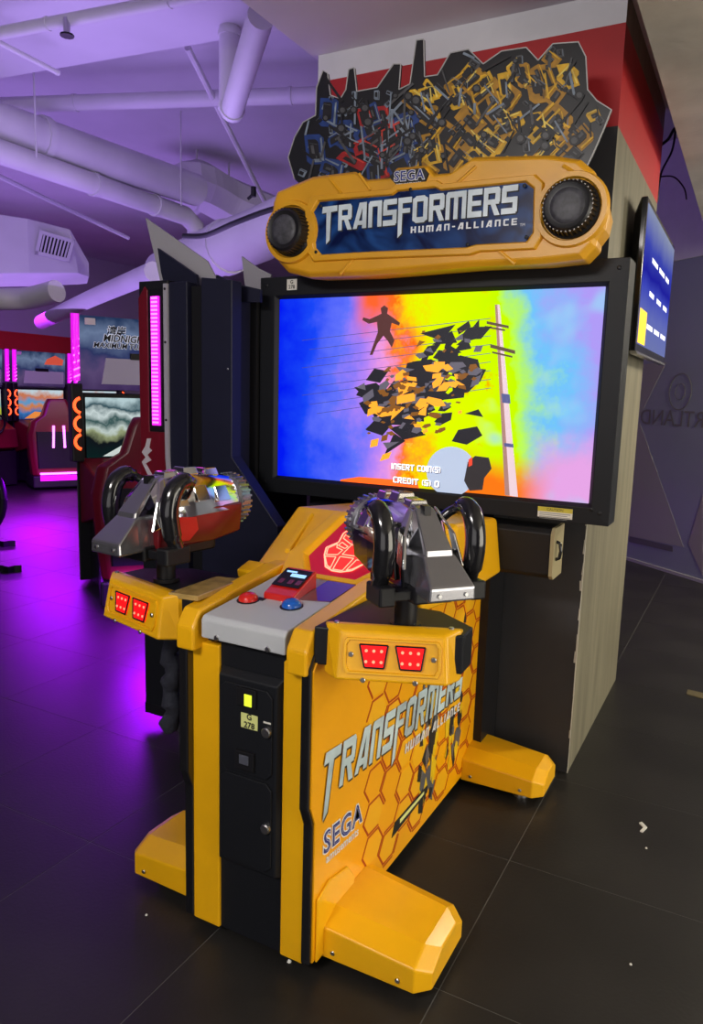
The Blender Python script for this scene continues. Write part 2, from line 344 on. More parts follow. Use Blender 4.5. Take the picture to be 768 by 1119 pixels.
# sprinkler head
v = px(73, 30, 2, 3.06); t = thing('sprinkler_head', 'small dark sprinkler head under the top left pipe', 'sprinkler', v, world=True)
build(MB().tube([v+Vector((0, 0, .04)), v-Vector((0, 0, .03))], .016, 8), 'body', STEEL, t); build(MB().tube([v-Vector((0, 0, .03)), v-Vector((0, 0, .038))], .032, 10), 'deflector', BLK, t)
v = px(277, 212, 2, 2.85); t = thing('ceiling_sensor', 'small dark sensor hanging beside the yellow sign', 'sensor', v, world=True)
build(MB().tube([v+Vector((0, 0, .05)), v-Vector((0, 0, .02))], .02, 8), 'body', BLK, t); build(MB().tube([v, v+Vector((-.05, 0, -.03))], .012, 8), 'arm', BLK, t)
# big round duct with elbow behind the sign
def smooth_path(pts, n=6):
    out = []
    P = [pts[0]] + pts + [pts[-1]]
    for i in range(1, len(P)-2):
        for k in range(n):
            t = k/n; a, b, c, d = P[i-1], P[i], P[i+1], P[i+2]
            out.append(.5*((2*b) + (c-a)*t + (2*a-5*b+4*c-d)*t*t + (3*b-a-3*c+d)*t*t*t))
    return out + [pts[-1]]
t = thing('air_duct', 'fat pale round duct curving behind the left end of the sign', 'duct', px(250, 270, 2, 2.6), world=True)
pts = [px(180, 300, 2, 2.35), px(235, 275, 2, 2.45), px(280, 258, 2, 2.52), px(340, 232, 2, 2.6)]
build(MB().tube(smooth_path(pts), .185, 20), 'duct_run', PIPEW, t, smooth=50)
c0, c1 = px(244, 272, 2, 2.465), px(250, 269, 2, 2.475); build(MB().tube([c0, c1], .20, 20), 'collar', PIPEW, t, smooth=40)
t = thing('air_duct', 'boxy white duct elbow above the fat round duct', 'duct', px(230, 215, 2, 2.9), world=True)
pts = [px(198, 213, 2, 3.2), px(215, 202, 2, 3.25), px(250, 220, 2, 3.2), px(300, 240, 2, 3.1)]
build(MB().tube(smooth_path(pts), .22, 8), 'duct_run', PIPEW, t)
for q in (pts[1], pts[2]): build(MB().tube([q, Vector((q.x, q.y, 3.56))], .008, 6), 'hanger_rod', PIPEW, t)
t = thing('air_duct', 'long pale duct low over the racing machines', 'duct', px(120, 320, 2, 2.6), world=True)
pts = [px(45, 352, 2, 2.10), px(100, 326, 2, 2.22), px(168, 297, 2, 2.28)]
build(MB().tube(smooth_path(pts), .075, 14), 'duct_run', PIPEW, t, smooth=50)
t = thing('air_duct', 'flexible white duct sagging at the far left', 'duct', px(40, 330, 2, 2.6), world=True)
pts = [px(-60, 338, 2, 1.98), px(-10, 328, 2, 2.0), px(30, 326, 2, 2.02), px(62, 318, 2, 2.06)]
build(MB().tube(smooth_path(pts), .075, 14), 'duct_run', PIPEW, t, smooth=50)
# diffuser box with grille
t = thing('air_vent_box', 'white faceted air duct box with a louvred grille', 'air vent', px(45, 275, 2, 2.6), world=True)
D0 = px(62, 272, 2, 2.6); fx = (Vector(CAM)-D0); fx.z = 0; fx.normalize(); rx = Vector((-fx.y, fx.x, 0)); up = Vector((0, 0, 1))
s = (D0-Vector(CAM)).dot(CF)/FPX           # metres per pixel there
def dpt(u, v, w): return D0 + rx*(u*s) + up*(v*s) + fx*w
build(MB().loft([[dpt(-95, 30, .1), dpt(-95, -36, .1), dpt(-95, -36, -.8), dpt(-95, 30, -.8)], [dpt(-28, 26, .12), dpt(-28, -30, .12), dpt(-28, -30, -.8), dpt(-28, 26, -.8)],
                 [dpt(14, 22, .0), dpt(22, -24, .0), dpt(22, -24, -.8), dpt(14, 22, -.8)], [dpt(34, -6, -.3), dpt(34, -22, -.3), dpt(34, -22, -.8), dpt(34, -6, -.8)]]), 'duct_body', PIPEW, t, bevel=.01)
gr = MB()
gq = [dpt(-16, 15, .12), dpt(19, 9, .06), dpt(12, -14, .06), dpt(-22, -10, .12)]
def lerp4(q, a, b): return (q[0]*(1-a)+q[1]*a)*(1-b) + (q[3]*(1-a)+q[2]*a)*b
fr = MB()
for a0, a1, b0, b1 in ((0, 1, 0, .14), (0, 1, .86, 1), (0, .1, 0, 1), (.9, 1, 0, 1)):
    fr.prism([lerp4(gq, a0, b0), lerp4(gq, a1, b0), lerp4(gq, a1, b1), lerp4(gq, a0, b1)], fx*.03)
g = build(fr, 'grille_frame', PIPEW, t)
build(MB().prism([lerp4(gq, .1, .14), lerp4(gq, .9, .14), lerp4(gq, .9, .86), lerp4(gq, .1, .86)], fx*.006), 'grille_back', BLK, g)
for k in range(8):
    a0 = .12 + k*.1; build(MB().prism([lerp4(gq, a0, .14), lerp4(gq, a0+.05, .14), lerp4(gq, a0+.05, .86), lerp4(gq, a0, .86)], fx*.022), 'louvre', PIPEW, g)
# black cable hanging by the sign, cables at right
t = build(MB().tube(smooth_path([px(200, 258, 2, 2.30), px(225, 257, 2, 2.30), px(258, 243, 2, 2.34), px(300, 228, 2, 2.40), px(345, 220, 2, 2.42), px(372, 216, 2, 2.42), px(373, 216, 2, 2.42) + Vector((0, 0, 1.15))]), .016, 8), 'hanging_cable', BLK, smooth=60)
tag(t, 'thick black cable drooping left of the sign', 'cable')
def cable(pts, y, label, r=.006):
    P = [px(a, b, 1, y) for a, b in pts]
    tag(build(MB().tube(smooth_path(P), r, 6), 'hanging_cable', BLK, smooth=60), label, 'cable')
cable([(720, 160), (730, 152), (738, 140), (745, 150), (768, 170)], 2.0, 'black cable looped under the right bulkhead edge', .008)
cable([(738, 142), (734, 165), (722, 190), (718, 220)], 1.9, 'black cable dropping toward the television')
cable([(716, 194), (735, 193), (747, 205), (750, 218)], 2.1, 'thin black cable arching right of the column', .004)
# ================================================================== TELEVISION ON THE COLUMN
t = thing('television', 'flat wall television with a blue picture on the column side', 'television', (.59, 1.12, 1.6), world=True)
build(MB().box(.5505, .572, .95, 1.25, 1.75, 2.0), 'wall_bracket', BLK, t)
build(MB().hexa([(.572, .66, 1.66), (.572, 1.60, 1.66), (.572, 1.60, 2.13), (.572, .66, 2.13)], [(.60, .612, 1.616), (.60, 1.64, 1.616), (.60, 1.64, 2.18), (.60, .612, 2.18)]), 'television_back', BLKG, t)
build(MB().box(.60, .622, .612, 1.64, 1.616, 2.18), 'television_frame', BLKG, t, bevel=.004)
def ramp_screen(name, ax, lo, hi, stops, strength=1.0, warp=.15, scale=3):
    m = bpy.data.materials.new(name); m.use_nodes = True; nt = m.node_tree; nt.nodes.clear()
    out = nt.nodes.new('ShaderNodeOutputMaterial'); em = nt.nodes.new('ShaderNodeEmission'); em.inputs[1].default_value = strength
    tc = nt.nodes.new('ShaderNodeTexCoord'); sp = nt.nodes.new('ShaderNodeSeparateXYZ'); nt.links.new(tc.outputs['Object'], sp.inputs[0])
    mr = nt.nodes.new('ShaderNodeMapRange'); mr.inputs[1].default_value = lo; mr.inputs[2].default_value = hi; nt.links.new(sp.outputs[ax], mr.inputs[0])
    no = nt.nodes.new('ShaderNodeTexNoise'); no.inputs['Scale'].default_value = scale; no.inputs['Detail'].default_value = 4; nt.links.new(tc.outputs['Object'], no.inputs['Vector'])
    ma = nt.nodes.new('ShaderNodeMath'); ma.operation = 'MULTIPLY_ADD'; ma.inputs[1].default_value = warp*2; nt.links.new(no.outputs['Fac'], ma.inputs[0])
    sb = nt.nodes.new('ShaderNodeMath'); sb.operation = 'SUBTRACT'; sb.inputs[1].default_value = warp; nt.links.new(mr.outputs[0], sb.inputs[0]); nt.links.new(sb.outputs[0], ma.inputs[2])
    r = nt.nodes.new('ShaderNodeValToRGB'); els = r.color_ramp.elements
    while len(els) > 1: els.remove(els[-1])
    for i, (p, c) in enumerate(stops):
        e = els[0] if i == 0 else els.new(p); e.position = p; e.color = (*[(x/255)**2.2 for x in c], 1)
    nt.links.new(ma.outputs[0], r.inputs[0]); nt.links.new(r.outputs[0], em.inputs[0]); nt.links.new(em.outputs[0], out.inputs[0]); return m
tvm = ramp_screen('television_picture', 2, 1.64, 2.16, [(0, (120, 130, 190)), (.25, (110, 120, 200)), (.45, (70, 80, 200)), (.55, (40, 40, 170)), (.75, (70, 80, 190)), (1, (150, 160, 190))], .75, .06, 5)
scr = build(MB().box(.622, .6235, .635, 1.617, 1.645, 2.16), 'television_screen', tvm, t)
yl = mat('tv_yellow', (.9, .6, .02), .4, emit=.8, ecol=(.9, .55, .02)); wl_ = mat('tv_white', (.8, .8, .9), .4, emit=.8, ecol=(.55, .6, .85))
build(MB().box(.6235, .6245, .64, .84, 1.65, 1.78), 'picture_patch', yl, scr)
for k in range(9):
    y = .86 + (k % 3)*.25; z = 1.72 + (k//3)*.13; build(MB().box(.6235, .6245, y, y+random.uniform(.12, .2), z, z+.02), 'picture_line', wl_, scr)
build(MB().hexa([(.60, .64, 1.606), (.628, .64, 1.606), (.628, 1.62, 1.606), (.60, 1.62, 1.606)], [(.60, .62, 1.616), (.624, .62, 1.616), (.624, 1.63, 1.616), (.60, 1.63, 1.616)]), 'lower_trim', SILV, t)
# ================================================================== THE ARCADE CABINET
AC = thing('arcade_cabinet', 'yellow two-player shooting arcade cabinet with large lit screen and sign', 'arcade cabinet', (.035, -.45, 0), world=True)
XL, XR = -.155, .225
# ---- pedestal body, side panels
build(MB().box(XL+.02, XR-.025, -1.045, .10, .035, .87), 'pedestal_body', BLK, AC)
prof = [(-1.075, .035), (-1.075, .405), (-1.095, .455), (-1.095, .80), (-1.075, .83), (-.70, .885), (.155, .885), (.16, .5), (.10, .035)]
for x0, x1 in ((XL-.008, XL+.02), (XR-.025, XR)):
    sp_ = build(MB().yz(prof, x0, x1), 'side_panel', BLKG, AC, bevel=.004)
panel = sp_
dprof = [(-1.066, .04), (-1.066, .41), (-1.086, .458), (-1.086, .795), (-1.068, .82), (-.70, .88), (.15, .88), (.155, .5), (.095, .04)]
dec = build(MB().yz(dprof, XR, XR+.004), 'side_decal_panel', ORG, AC)
# hexagon print
hx = MB(); hl = MB(); R = .07; fx0 = XR+.004
for i in range(-1, 14):
    for j in range(-1, 14):
        cy_ = -1.06 + i*R*1.5*1.0; cz = .02 + j*R*math.sqrt(3)*.82 + (R*math.sqrt(3)*.41 if i % 2 else 0)
        if cy_ < -.80 and cz > .13: continue
        if cy_ < -.66 and cz < .13: continue
        vs = [(cy_ + R*.86*math.cos(math.radians(60*k)), cz + R*.70*math.sin(math.radians(60*k))) for k in range(6)]
        vo = [(cy_ + R*.97*math.cos(math.radians(60*k)), cz + R*.79*math.sin(math.radians(60*k))) for k in range(6)]
        dp = [(y, z) for y, z in dprof]
        if all(inside(p, dp) for p in vs) and random.random() < .9:
            if random.random() < .6: hl.yz([(cy_ + (y-cy_)*.97, cz + (z-cz)*.97) for y, z in vs], fx0, fx0+.0006)
        for k in range(6):
            if random.random() < .2: continue
            q = [vs[k], vs[(k+1) % 6], vo[(k+1) % 6], vo[k]]
            if all(inside(p, dp) for p in q): hx.yz(q, fx0, fx0+.0009)
stuff(build(hx, 'hexagon_line_print', HEXR, dec)); stuff(build(hl, 'hexagon_fill_print', HEXL, dec))
# title on the side
tsil = mat('side_title_silver', (.50, .62, .66), .35, var=.3, vscale=10); tdark = mat('title_shadow_ink', (.03, .025, .02), .5)
u = Vector((0, 1, -.085)).normalized(); v = Vector((0, .06, 1))
W_ = text_width('1RANSFORMERS'); w = .98/W_
sh = MB(); block_text(sh, '1RANSFORMERS', (XR+.0062, -1.047, .455), u, v, .115, w, (.0008, 0, 0), shear=.12); build(sh, 'title_shadow', tdark, dec)
sh = MB(); block_text(sh, '1RANSFORMERS', (XR+.0072, -1.052, .462), u, v, .115, w, (.001, 0, 0), shear=.12); build(sh, 'title_lettering', tsil, dec)
sh = MB(); block_text(sh, 'HUMAN ALLIANCE', (XR+.0065, -.55, .365), u, v, .03, .028, (.001, 0, 0), gap=.35, shear=.1); stuff(build(sh, 'subtitle_lettering', mat('pale_ink', (.7, .72, .74), .5), dec))
# plain angular dark and yellow shards stand in for the printed artwork
shard_cols = [INK, mat('shard_grey', (.10, .10, .11), .4), mat('shard_yellow', (.80, .52, .01), .4)]
rs = random.Random(5)
for m_, nm in zip(shard_cols, ('dark_shard_print', 'grey_shard_print', 'yellow_shard_print')):
    mb = MB()
    for k in range(46):
        st = rs.random() < .55
        cy_ = (-.36 if st else -.12) + rs.uniform(-.07, .07); cz = rs.uniform(.15, .66) if not st else rs.uniform(.1, .68)
        if cz < .12 + (cy_+.5)*0: continue
        a0 = rs.uniform(0, 6.28); n = rs.choice((3, 4, 5)); r = rs.uniform(.012, .035)
        q = [(cy_ + r*rs.uniform(.5, 1.1)*math.cos(a0+6.28*i/n), cz + r*2*rs.uniform(.5, 1.1)*math.sin(a0+6.28*i/n)) for i in range(n)]
        if all(inside(p, dprof) for p in q): mb.yz(q, fx0+.001, fx0+.0013+.00002*k)
    stuff(build(mb, nm, m_, dec))
build(MB().yz([(-.62, .13), (-.60, .17), (-.35, .17), (-.35, .145)], fx0+.001, fx0+.0024), 'caption_strip_print', INK, dec)
build(MB().yz([(-.565, .148), (-.565, .162), (-.38, .162), (-.38, .152)], fx0+.0024, fx0+.0028), 'caption_line_print', LABEL_Y, dec)
# SEGA mark on the side
SEGAB = mat('sega_blue_ink', (.02, .035, .22), .35); SEGAW = mat('white_ink', (.8, .8, .82), .4)
def sega(parent, o, u, v, size, sub):
    n = Vector(u).normalized().cross(Vector(v).normalized())
    text_part('maker_outline', 'SEGA', size, SEGAW, parent, Vector(o), u, v, offset=size*.06, space=1.1, extrude=.0004)
    text_part('maker_mark', 'SEGA', size, SEGAB, parent, Vector(o)+n*.0008, u, v, offset=size*.012, space=1.1, extrude=.0004)
    if size > .06: text_part('maker_inline', 'SEGA', size*.97, SEGAW, parent, Vector(o)+n*.0016, u, v, offset=-size*.042, space=1.1, extrude=.0002)
    text_part('maker_subline', sub, size*.42, SEGAW, parent, Vector(o)-Vector(v).normalized()*size*.56, u, v, offset=size*.004, extrude=.0006)
sega(dec, (XR+.0055, -.925, .325), u, (0, 0, 1), .082, 'amusements')
# ---- front panel
build(MB().box(-.137, -.052, -1.072, -1.045, .03, .80), 'front_strip', YEL, AC, bevel=.004)
build(MB().box(.137, .203, -1.072, -1.045, .03, .80), 'front_strip', YEL, AC, bevel=.004)
build(MB().box(-.052, .137, -1.064, -1.045, .03, .82), 'front_plate', BLKM, AC)
unit = build(MB().hexa([(-.047, -1.064, .235), (.137, -1.064, .235), (.137, -1.064, .752), (-.047, -1.064, .752)], [(-.043, -1.084, .243), (.127, -1.084, .243), (.127, -1.084, .735), (-.043, -1.084, .735)]), 'coin_door_frame', BLKM, AC, bevel=.003)
door_u = build(MB().xz(octo(-.036, .497, .118, .722, .016), -1.089, -1.084), 'coin_door', BLKM, AC, bevel=.002)
door_l = build(MB().xz(octo(-.036, .253, .118, .487, .016), -1.089, -1.084), 'cash_door', BLKM, AC, bevel=.002)
def fp(x, y): p = px(x, y, 1, -1.089); return p.x, p.z
def frect(x0, y0, x1, y1, m, name, par, d=.003):
    X0, Z1 = fp(x0, (y0)); X1, Z0 = fp(x1, y1); return build(MB().box(X0, X1, -1.089-d, -1.089, Z0, Z1), name, m, par, bevel=.001 if d > .002 else 0)
def disc(o, ax, r, d, m, name, par, n=16): return build(MB().lathe(o, ax, [(0, r), (d*.7, r), (d, r*.8)], n), name, m, par, smooth=40)
frect(260, 749, 281, 774, BLK, 'coin_slot', door_u, .008)
s_ = frect(269, 757, 277, 772, mat('lit_coin_slot', (.7, .8, .05), .3, emit=.8, ecol=(.62, .75, .03)), 'coin_slot_lamp', door_u, .0095)
lab = frect(263.5, 778, 281.5, 799, LABEL_Y, 'number_tag', door_u, .001)
for s_, y in (('G', 784), ('278', 793)):
    X, Z = fp(273, y); text_part('tag_lettering', s_, .021, INK, door_u, (X-.001, -1.0905, Z), (1, 0, 0), (0, 0, 1), extrude=.0003, offset=.0004)
X, Z = fp(292, 800); disc((X, -1.089, Z), (0, -1, 0), .013, .01, STEEL, 'lock', door_u)
frect(288, 788, 296, 792, LABEL_W, 'lock_tag', door_u, .001)
frect(259, 817, 279, 843, BLK, 'coin_return', door_u, .01); frect(264, 822, 274, 835, mat('coin_return_flap', (.08, .085, .11), .3), 'coin_return_flap', door_u, .012)
X, Z = fp(291, 905); disc((X, -1.089, Z), (0, -1, 0), .013, .01, STEEL, 'lock', door_l)
# ---- console top
CZ = lambda y: .875 + (y+1.08)*(.04/.38)
con = build(MB().yz([(-1.09, .82), (-1.09, .866), (-1.08, .877), (-.72, .915), (-.72, .87), (-1.05, .82)], -.094, .152), 'console_plate', WHITE, AC, bevel=.004)
for x in (.0 - .045, .105): disc((x, -1.09, .828), (0, -1, 0), .007, .005, STEEL, 'bolt', con, 10)
rail = [(-1.105, .785), (-1.105, .845), (-1.075, .886), (-.72, .93), (-.66, .93), (-.66, .86), (-1.0, .83), (-1.06, .785)]
for x0, x1, sg in ((XL-.006, -.094, -1), (.152, XR-.006, 1)):
    build(MB().loft([[(x0 + (.012 if sg > 0 else .0), y, z) for y, z in rail], [(x1 - (.012 if sg < 0 else 0), y, z + .0) for y, z in rail]]), 'console_rail', YEL, AC, bevel=.006)
for k, (x, y, m, nm) in enumerate(((-.05, -.955, BRED, 'red'), (.076, -.945, BLUEB, 'blue'))):
    z = CZ(y); ax = Vector((0, -.1, 1))
    b_ = build(MB().lathe((x, y, z-.002), ax, [(0, .030), (.005, .030), (.006, .026)], 24), 'button_ring', BLK, AC, smooth=40)
    d_ = build(MB().lathe((x, y, z+.003), ax, [(0, .0255), (.008, .025), (.014, .020), (.018, .012), (.0195, .003)], 24), 'button', m, AC, smooth=50); d_['label'] = nm + ' domed start button'
# card reader: red wedge
cr = MB()
def rdp(x, y, h): return (x, y, CZ(y)+h)
cr.loft([[rdp(-.022, -.928, .0), rdp(.07, -.928, .0), rdp(.07, -.928, .018), rdp(-.022, -.928, .018)], [rdp(-.03, -.80, 0), rdp(.062, -.80, 0), rdp(.062, -.80, .048), rdp(-.03, -.80, .048)]])
rd = build(cr, 'card_reader', BRED, AC, bevel=.004); rd['label'] = 'red wedge card reader with small lit display'
build(MB().prism([rdp(-.019, -.895, .0295), rdp(.063, -.895, .0295), rdp(.058, -.815, .0475), rdp(-.024, -.815, .0475)], (0, -.0006, .0014)), 'reader_face', BLK, rd)
sc = mat('reader_display', (.2, .5, .9), .4, emit=1.0, ecol=(.35, .6, .95))
for k, (a0, a1, f0, f1) in enumerate(((.01, .055, .55, .72), (-.012, .02, .78, .86))):
    y0 = -.895+.08*f0; y1 = -.895+.08*f1; h0 = .0295+.018*f0; h1 = .0295+.018*f1
    build(MB().prism([rdp(a0, y0, h0+.0015), rdp(a1, y0, h0+.0015), rdp(a1-.002, y1, h1+.0015), rdp(a0-.002, y1, h1+.0015)], (0, -.0003, .001)), 'reader_display', sc, rd)
for a0 in (-.008, .02, .044):
    build(MB().prism([rdp(a0, -.885, .0335), rdp(a0+.014, -.885, .0335), rdp(a0+.014, -.865, .038), rdp(a0, -.865, .038)], (0, -.0003, .0008)), 'reader_key', DRED, rd)
build(MB().box(-.035, -.012, -.945, -.925, CZ(-.93)+.0005, CZ(-.93)+.003), 'reader_plinth', BLK, rd)
build(MB().prism([rdp(.068, -.90, .001), rdp(.15, -.88, .001), rdp(.15, -.74, .001), rdp(.064, -.74, .001)], (0, 0, .003)), 'glossy_plate', mat('emblem_reflection_red', (.12, .01, .02), .08, coat=.6), AC)  # dark red base colour stands in for the emblem's reflection
# ---- hood with emblem window
HB, HT = (-.755, .885), (-.42, 1.05)
def hs(x, f, o=0):      # point on the sloped face: f 0 bottom .. 1 top, o off the face
    y = HB[0] + (HT[0]-HB[0])*f; z = HB[1] + (HT[1]-HB[1])*f; n = Vector((0, -(HT[1]-HB[1]), HT[0]-HB[0])).normalized()
    return Vector((x, y, z)) + n*o
hood = MB()
hood.loft([[(-.20, -.755, .83), (.27, -.755, .83), (.27, -.755, .885), (-.20, -.755, .885)],
           [(-.215, -.70, .83), (.285, -.70, .83), (.28, -.70, .915), (-.21, -.70, .915)],
           [(-.27, -.42, .83), (.34, -.42, .83), (.315, -.42, 1.052), (-.245, -.42, 1.052)],
           [(-.27, -.03, .83), (.34, -.03, .83), (.315, -.03, 1.02), (-.245, -.03, 1.02)]])
hd = build(hood, 'console_hood', YEL, AC, bevel=.014, seg=3)
hf = MB()           # raised frame around the emblem window
cx = .06
outer = [(-.16, .05), (.16, .05), (.19, .3), (.15, .91), (.12, .96), (-.12, .96), (-.15, .91), (-.19, .3)]
inner = [(-.07, .15), (.07, .15), (.12, .35), (.095, .83), (.08, .87), (-.08, .87), (-.095, .83), (-.12, .35)]
hf.loft([[hs(cx+a, f, 0) for a, f in outer], [hs(cx+a*.95, .5+(f-.5)*.95, .022) for a, f in outer], [hs(cx+a*1.12, .5+(f-.5)*1.1, .022) for a, f in inner], [hs(cx+a, f, .004) for a, f in inner]], True, False)
build(hf, 'emblem_frame', YEL, hd, bevel=.004)
embp = mat('lit_emblem_back', (.4, .005, .02), .25, emit=.35, ecol=(.6, .005, .02))
embr = mat('lit_emblem_red', (.9, .02, .02), .3, emit=1.2, ecol=(1, .022, .012)); embl = mat('lit_emblem_line', (1, .4, .3), .3, emit=1.3, ecol=(1, .35, .2))
win = build(MB().prism([hs(cx+a, f, .004) for a, f in inner], Vector((0, -.002, .003))), 'emblem_window', embp, hd)
def E_(a, b, o=0): return hs(cx + a*.085, .50 + b*.285, .0085 + o)
ol = [(-.62, 1), (-.2, .86), (.2, .86), (.62, 1), (.78, .62), (.7, .2), (1, -.1), (.86, -.42), (.5, -.9), (.16, -1.02), (-.16, -1.02), (-.5, -.9), (-.86, -.42), (-1, -.1), (-.7, .2), (-.78, .62)]
build(MB().prism([E_(a, b) for a, b in ol], Vector((0, -.0006, .001))), 'emblem', embr, hd)
ln = MB()
def stroke(pts, wd=.045, closed=False):
    P = pts + ([pts[0]] if closed else [])
    for (a, b), (c, d) in zip(P, P[1:]):
        L = math.hypot(c-a, d-b) or 1; nx, ny = -(d-b)/L*wd/2, (c-a)/L*wd/2
        ln.prism([E_(a+nx, b+ny, .0014), E_(c+nx, d+ny, .0014), E_(c-nx, d-ny, .0014), E_(a-nx, b-ny, .0014)], Vector((0, -.0003, .0006)))
stroke(ol, .05, True)
for sg in (-1, 1):
    for poly in ([(.14, .82), (.14, .42), (.66, .68), (.58, .93), (.24, .80)], [(.14, .34), (.66, .58), (.64, .40), (.20, .18)], [(.24, .06), (.58, .22), (.62, .06), (.30, -.04)],
                 [(.70, .12), (.92, -.12), (.80, -.40), (.40, -.34), (.34, -.12), (.62, -.04)], [(.40, -.44), (.80, -.48), (.48, -.84), (.30, -.92)]):
        stroke([(sg*a, b) for a, b in poly], .034, True)
    stroke([(sg*.14, .60), (sg*.62, .84)], .034)
stroke([(-.10, .80), (.10, .80), (.10, .36), (0, .26), (-.10, .36)], .034, True); stroke([(-.16, .16), (.16, .16), (.24, -.30), (-.24, -.30)], .034, True); stroke([(-.26, -.40), (.26, -.40), (.18, -.96), (-.18, -.96)], .034, True)
build(ln, 'emblem_lines', embl, hd)
for sg, x in ((-1, cx-.2), (1, cx+.2)):    # stepped ribs on the slope
    build(MB().loft([[hs(x-.012, .35, -.002), hs(x+.012, .35, -.002), hs(x+.008, .38, .012), hs(x-.008, .38, .012)], [hs(x-.012+sg*.03, .92, -.002), hs(x+.012+sg*.03, .92, -.002), hs(x+.008+sg*.03, .9, .012), hs(x-.008+sg*.03, .9, .012)]]), 'hood_rib', YEL, hd, bevel=.003)
    build(MB().loft([[hs(x-.03+sg*.06, -.02, -.01), hs(x+.03+sg*.06, -.02, -.01), hs(x+.03+sg*.06, .0, .028), hs(x-.03+sg*.06, .0, .028)], [hs(x-.03+sg*.06, .22, -.01), hs(x+.03+sg*.06, .22, -.01), hs(x+.03+sg*.06, .16, .018), hs(x-.03+sg*.06, .16, .018)]]), 'hood_cheek', YEL, hd, bevel=.006)
# ---- player trays with tail lamps
def tray(A, B, depth_pts, zlo, zhi):
    A, B = Vector((*A, 0)), Vector((*B, 0)); u = (B-A).normalized(); n = Vector((u.y, -u.x, 0)); L = (B-A).length
    bx = build(MB().xy(depth_pts, zlo+.02, zhi), 'tray_box', BLKM, AC, bevel=.004)
    def P(a, o, z): p = A + u*a + n*o; return (p.x, p.y, z)
    H = zhi - zlo
    tr_ = build(MB().loft([[P(-.012, -.06, zlo+.018), P(L+.012, -.06, zlo+.018), P(L+.012, -.06, zhi+.004), P(-.012, -.06, zhi+.004)],
                           [P(-.008, -.03, zlo), P(L+.008, -.03, zlo), P(L+.004, -.028, zhi+.012), P(-.004, -.028, zhi+.012)],
                           [P(.022, .018, zlo+.004), P(L-.022, .018, zlo+.004), P(L-.03, -.002, zhi+.002), P(.03, -.002, zhi+.002)]]), 'tray_cover', YEL, AC, bevel=.006, seg=3)
    def F(f, g, o=0):   # on the sloped front face; f along, g up
        a = .026 + (L-.052)*f; off = .018 - .02*g + o; return P(a, off, zlo + .004 + (H-.002)*g)
    rim = MB(); ou = [(.08, .16), (.92, .16), (.95, .3), (.95, .78), (.92, .88), (.08, .88), (.05, .78), (.05, .3)]
    rim.loft([[F(a, b, .0) for a, b in ou], [F(a, b, .005) for a, b in ou], [F(.5+(a-.5)*.94, .52+(b-.52)*.88, .005) for a, b in ou], [F(.5+(a-.5)*.93, .52+(b-.52)*.86, .001) for a, b in ou]], True, False)
    build(rim, 'lamp_recess_rim', YEL, tr_, bevel=.001)
    for a0, a1, s0, s1 in ((.20, .46, .0, .035), (.53, .80, -.0, .035)):
        q = [(a0+.05, .30), (a1-.03, .30), (a1, .76), (a0, .76)]
        lens = build(MB().loft([[F(a, b, .0005) for a, b in q], [F(a, b, .005) for a, b in q]]), 'tail_lamp', LIT_RED, tr_)
        edge = MB()
        for (p, r_) in zip(q, q[1:]+q[:1]):
            edge.tube([F(*p, .005), F(*r_, .005)], .0022, 6)
        build(edge, 'lamp_gasket', BLK, tr_)
        dots = MB()
        for i in range(3):
            for j in range(2): dots.lathe(F(a0 + (a1-a0)*(.24+.27*i), .42+.22*j, .0045), n, [(0, .0035), (.002, .0035)], 8)
        build(dots, 'lamp_leds', LIT_DOT, tr_)
    for f, g in ((.12, .54), (.88, .52)): disc(Vector(F(f, g, .001)), n, .006, .004, STEEL, 'bolt', tr_, 10)
    for f in (.24, .72): disc(Vector(F(f, .03, .0)), n, .006, .004, STEEL, 'bolt', tr_, 10)
    for f in (.06, .94): disc(Vector(P(L*f, -.03, zhi+.011)), (0, 0, 1), .006, .004, STEEL, 'bolt', tr_, 10)
tray((.262, -1.088), (.532, -.975), [(XR-.005, -1.075), (.262, -1.065), (.535, -.955), (.53, -.88), (.42, -.80), (XR-.005, -.80)], .79, .90)
tray((-.515, -1.0), (-.205, -1.085), [(XL-.004, -1.05), (-.21, -1.05), (-.515, -.975), (-.50, -.86), (-.38, -.78), (XL-.004, -.78)], .785, .895)
# plaque lying on the left tray
pq = [px(184, 649, 2, .905), px(216, 653, 2, .905), px(266, 634, 2, .905), px(236, 631, 2, .905)]
pl_ = build(MB().prism([(p.x - .0, p.y, .895) for p in pq], (0, 0, .014)), 'instruction_plaque', mat('plaque_tan', (.42, .28, .09), .25, var=.3, vscale=25, coat=.5), AC, bevel=.002); pl_['label'] = 'tan instruction plaque under a clear cover'
# ---- feet
def foot(sx, x0, x1, y0, y1, gl):
    def X(x): return x
    d = x1 - x0
    sec = lambda x, h, yy0, yy1: [(x, yy0, .028), (x, yy1, .028), (x, yy1, h-.02), (x, yy1-.05, h+.005), (x, yy0+.06, h+.005), (x, yy0, h-.022)]
    f = build(MB().loft([sec(x0, .132, y0, y1), sec(x0+d*.88, .114, y0+.004, y1-.02), sec(x1, .095, y0+.038, y1-.045)]), 'foot', YEL, AC, bevel=.004)
    for q in (.12, .74): disc((x0+d*q, y0+.001, .05), (0, -1, 0), .006, .004, STEEL, 'bolt', f, 10)
    disc((x0+d*.7, (y0+y1)/2 - .06, .0), (0, 0, 1), .028, .03, STEEL, 'levelling_pad', f)
foot(1, XR+.002, .512, -1.022, -.735, 0); foot(1, XR+.002, .525, -.01, .24, 0)
foot(-1, XL-.008, -.435, -1.02, -.735, 0); foot(-1, XL-.008, -.435, -.01, .24, 0)
# brace that ties foot to decal panel
build(MB().yz([(-1.055, .035), (-1.055, .205), (-1.0, .225), (-.9, .205), (-.86, .155), (-.86, .035)], XR+.004, XR+.010), 'foot_plate', YEL, AC, bevel=.004)
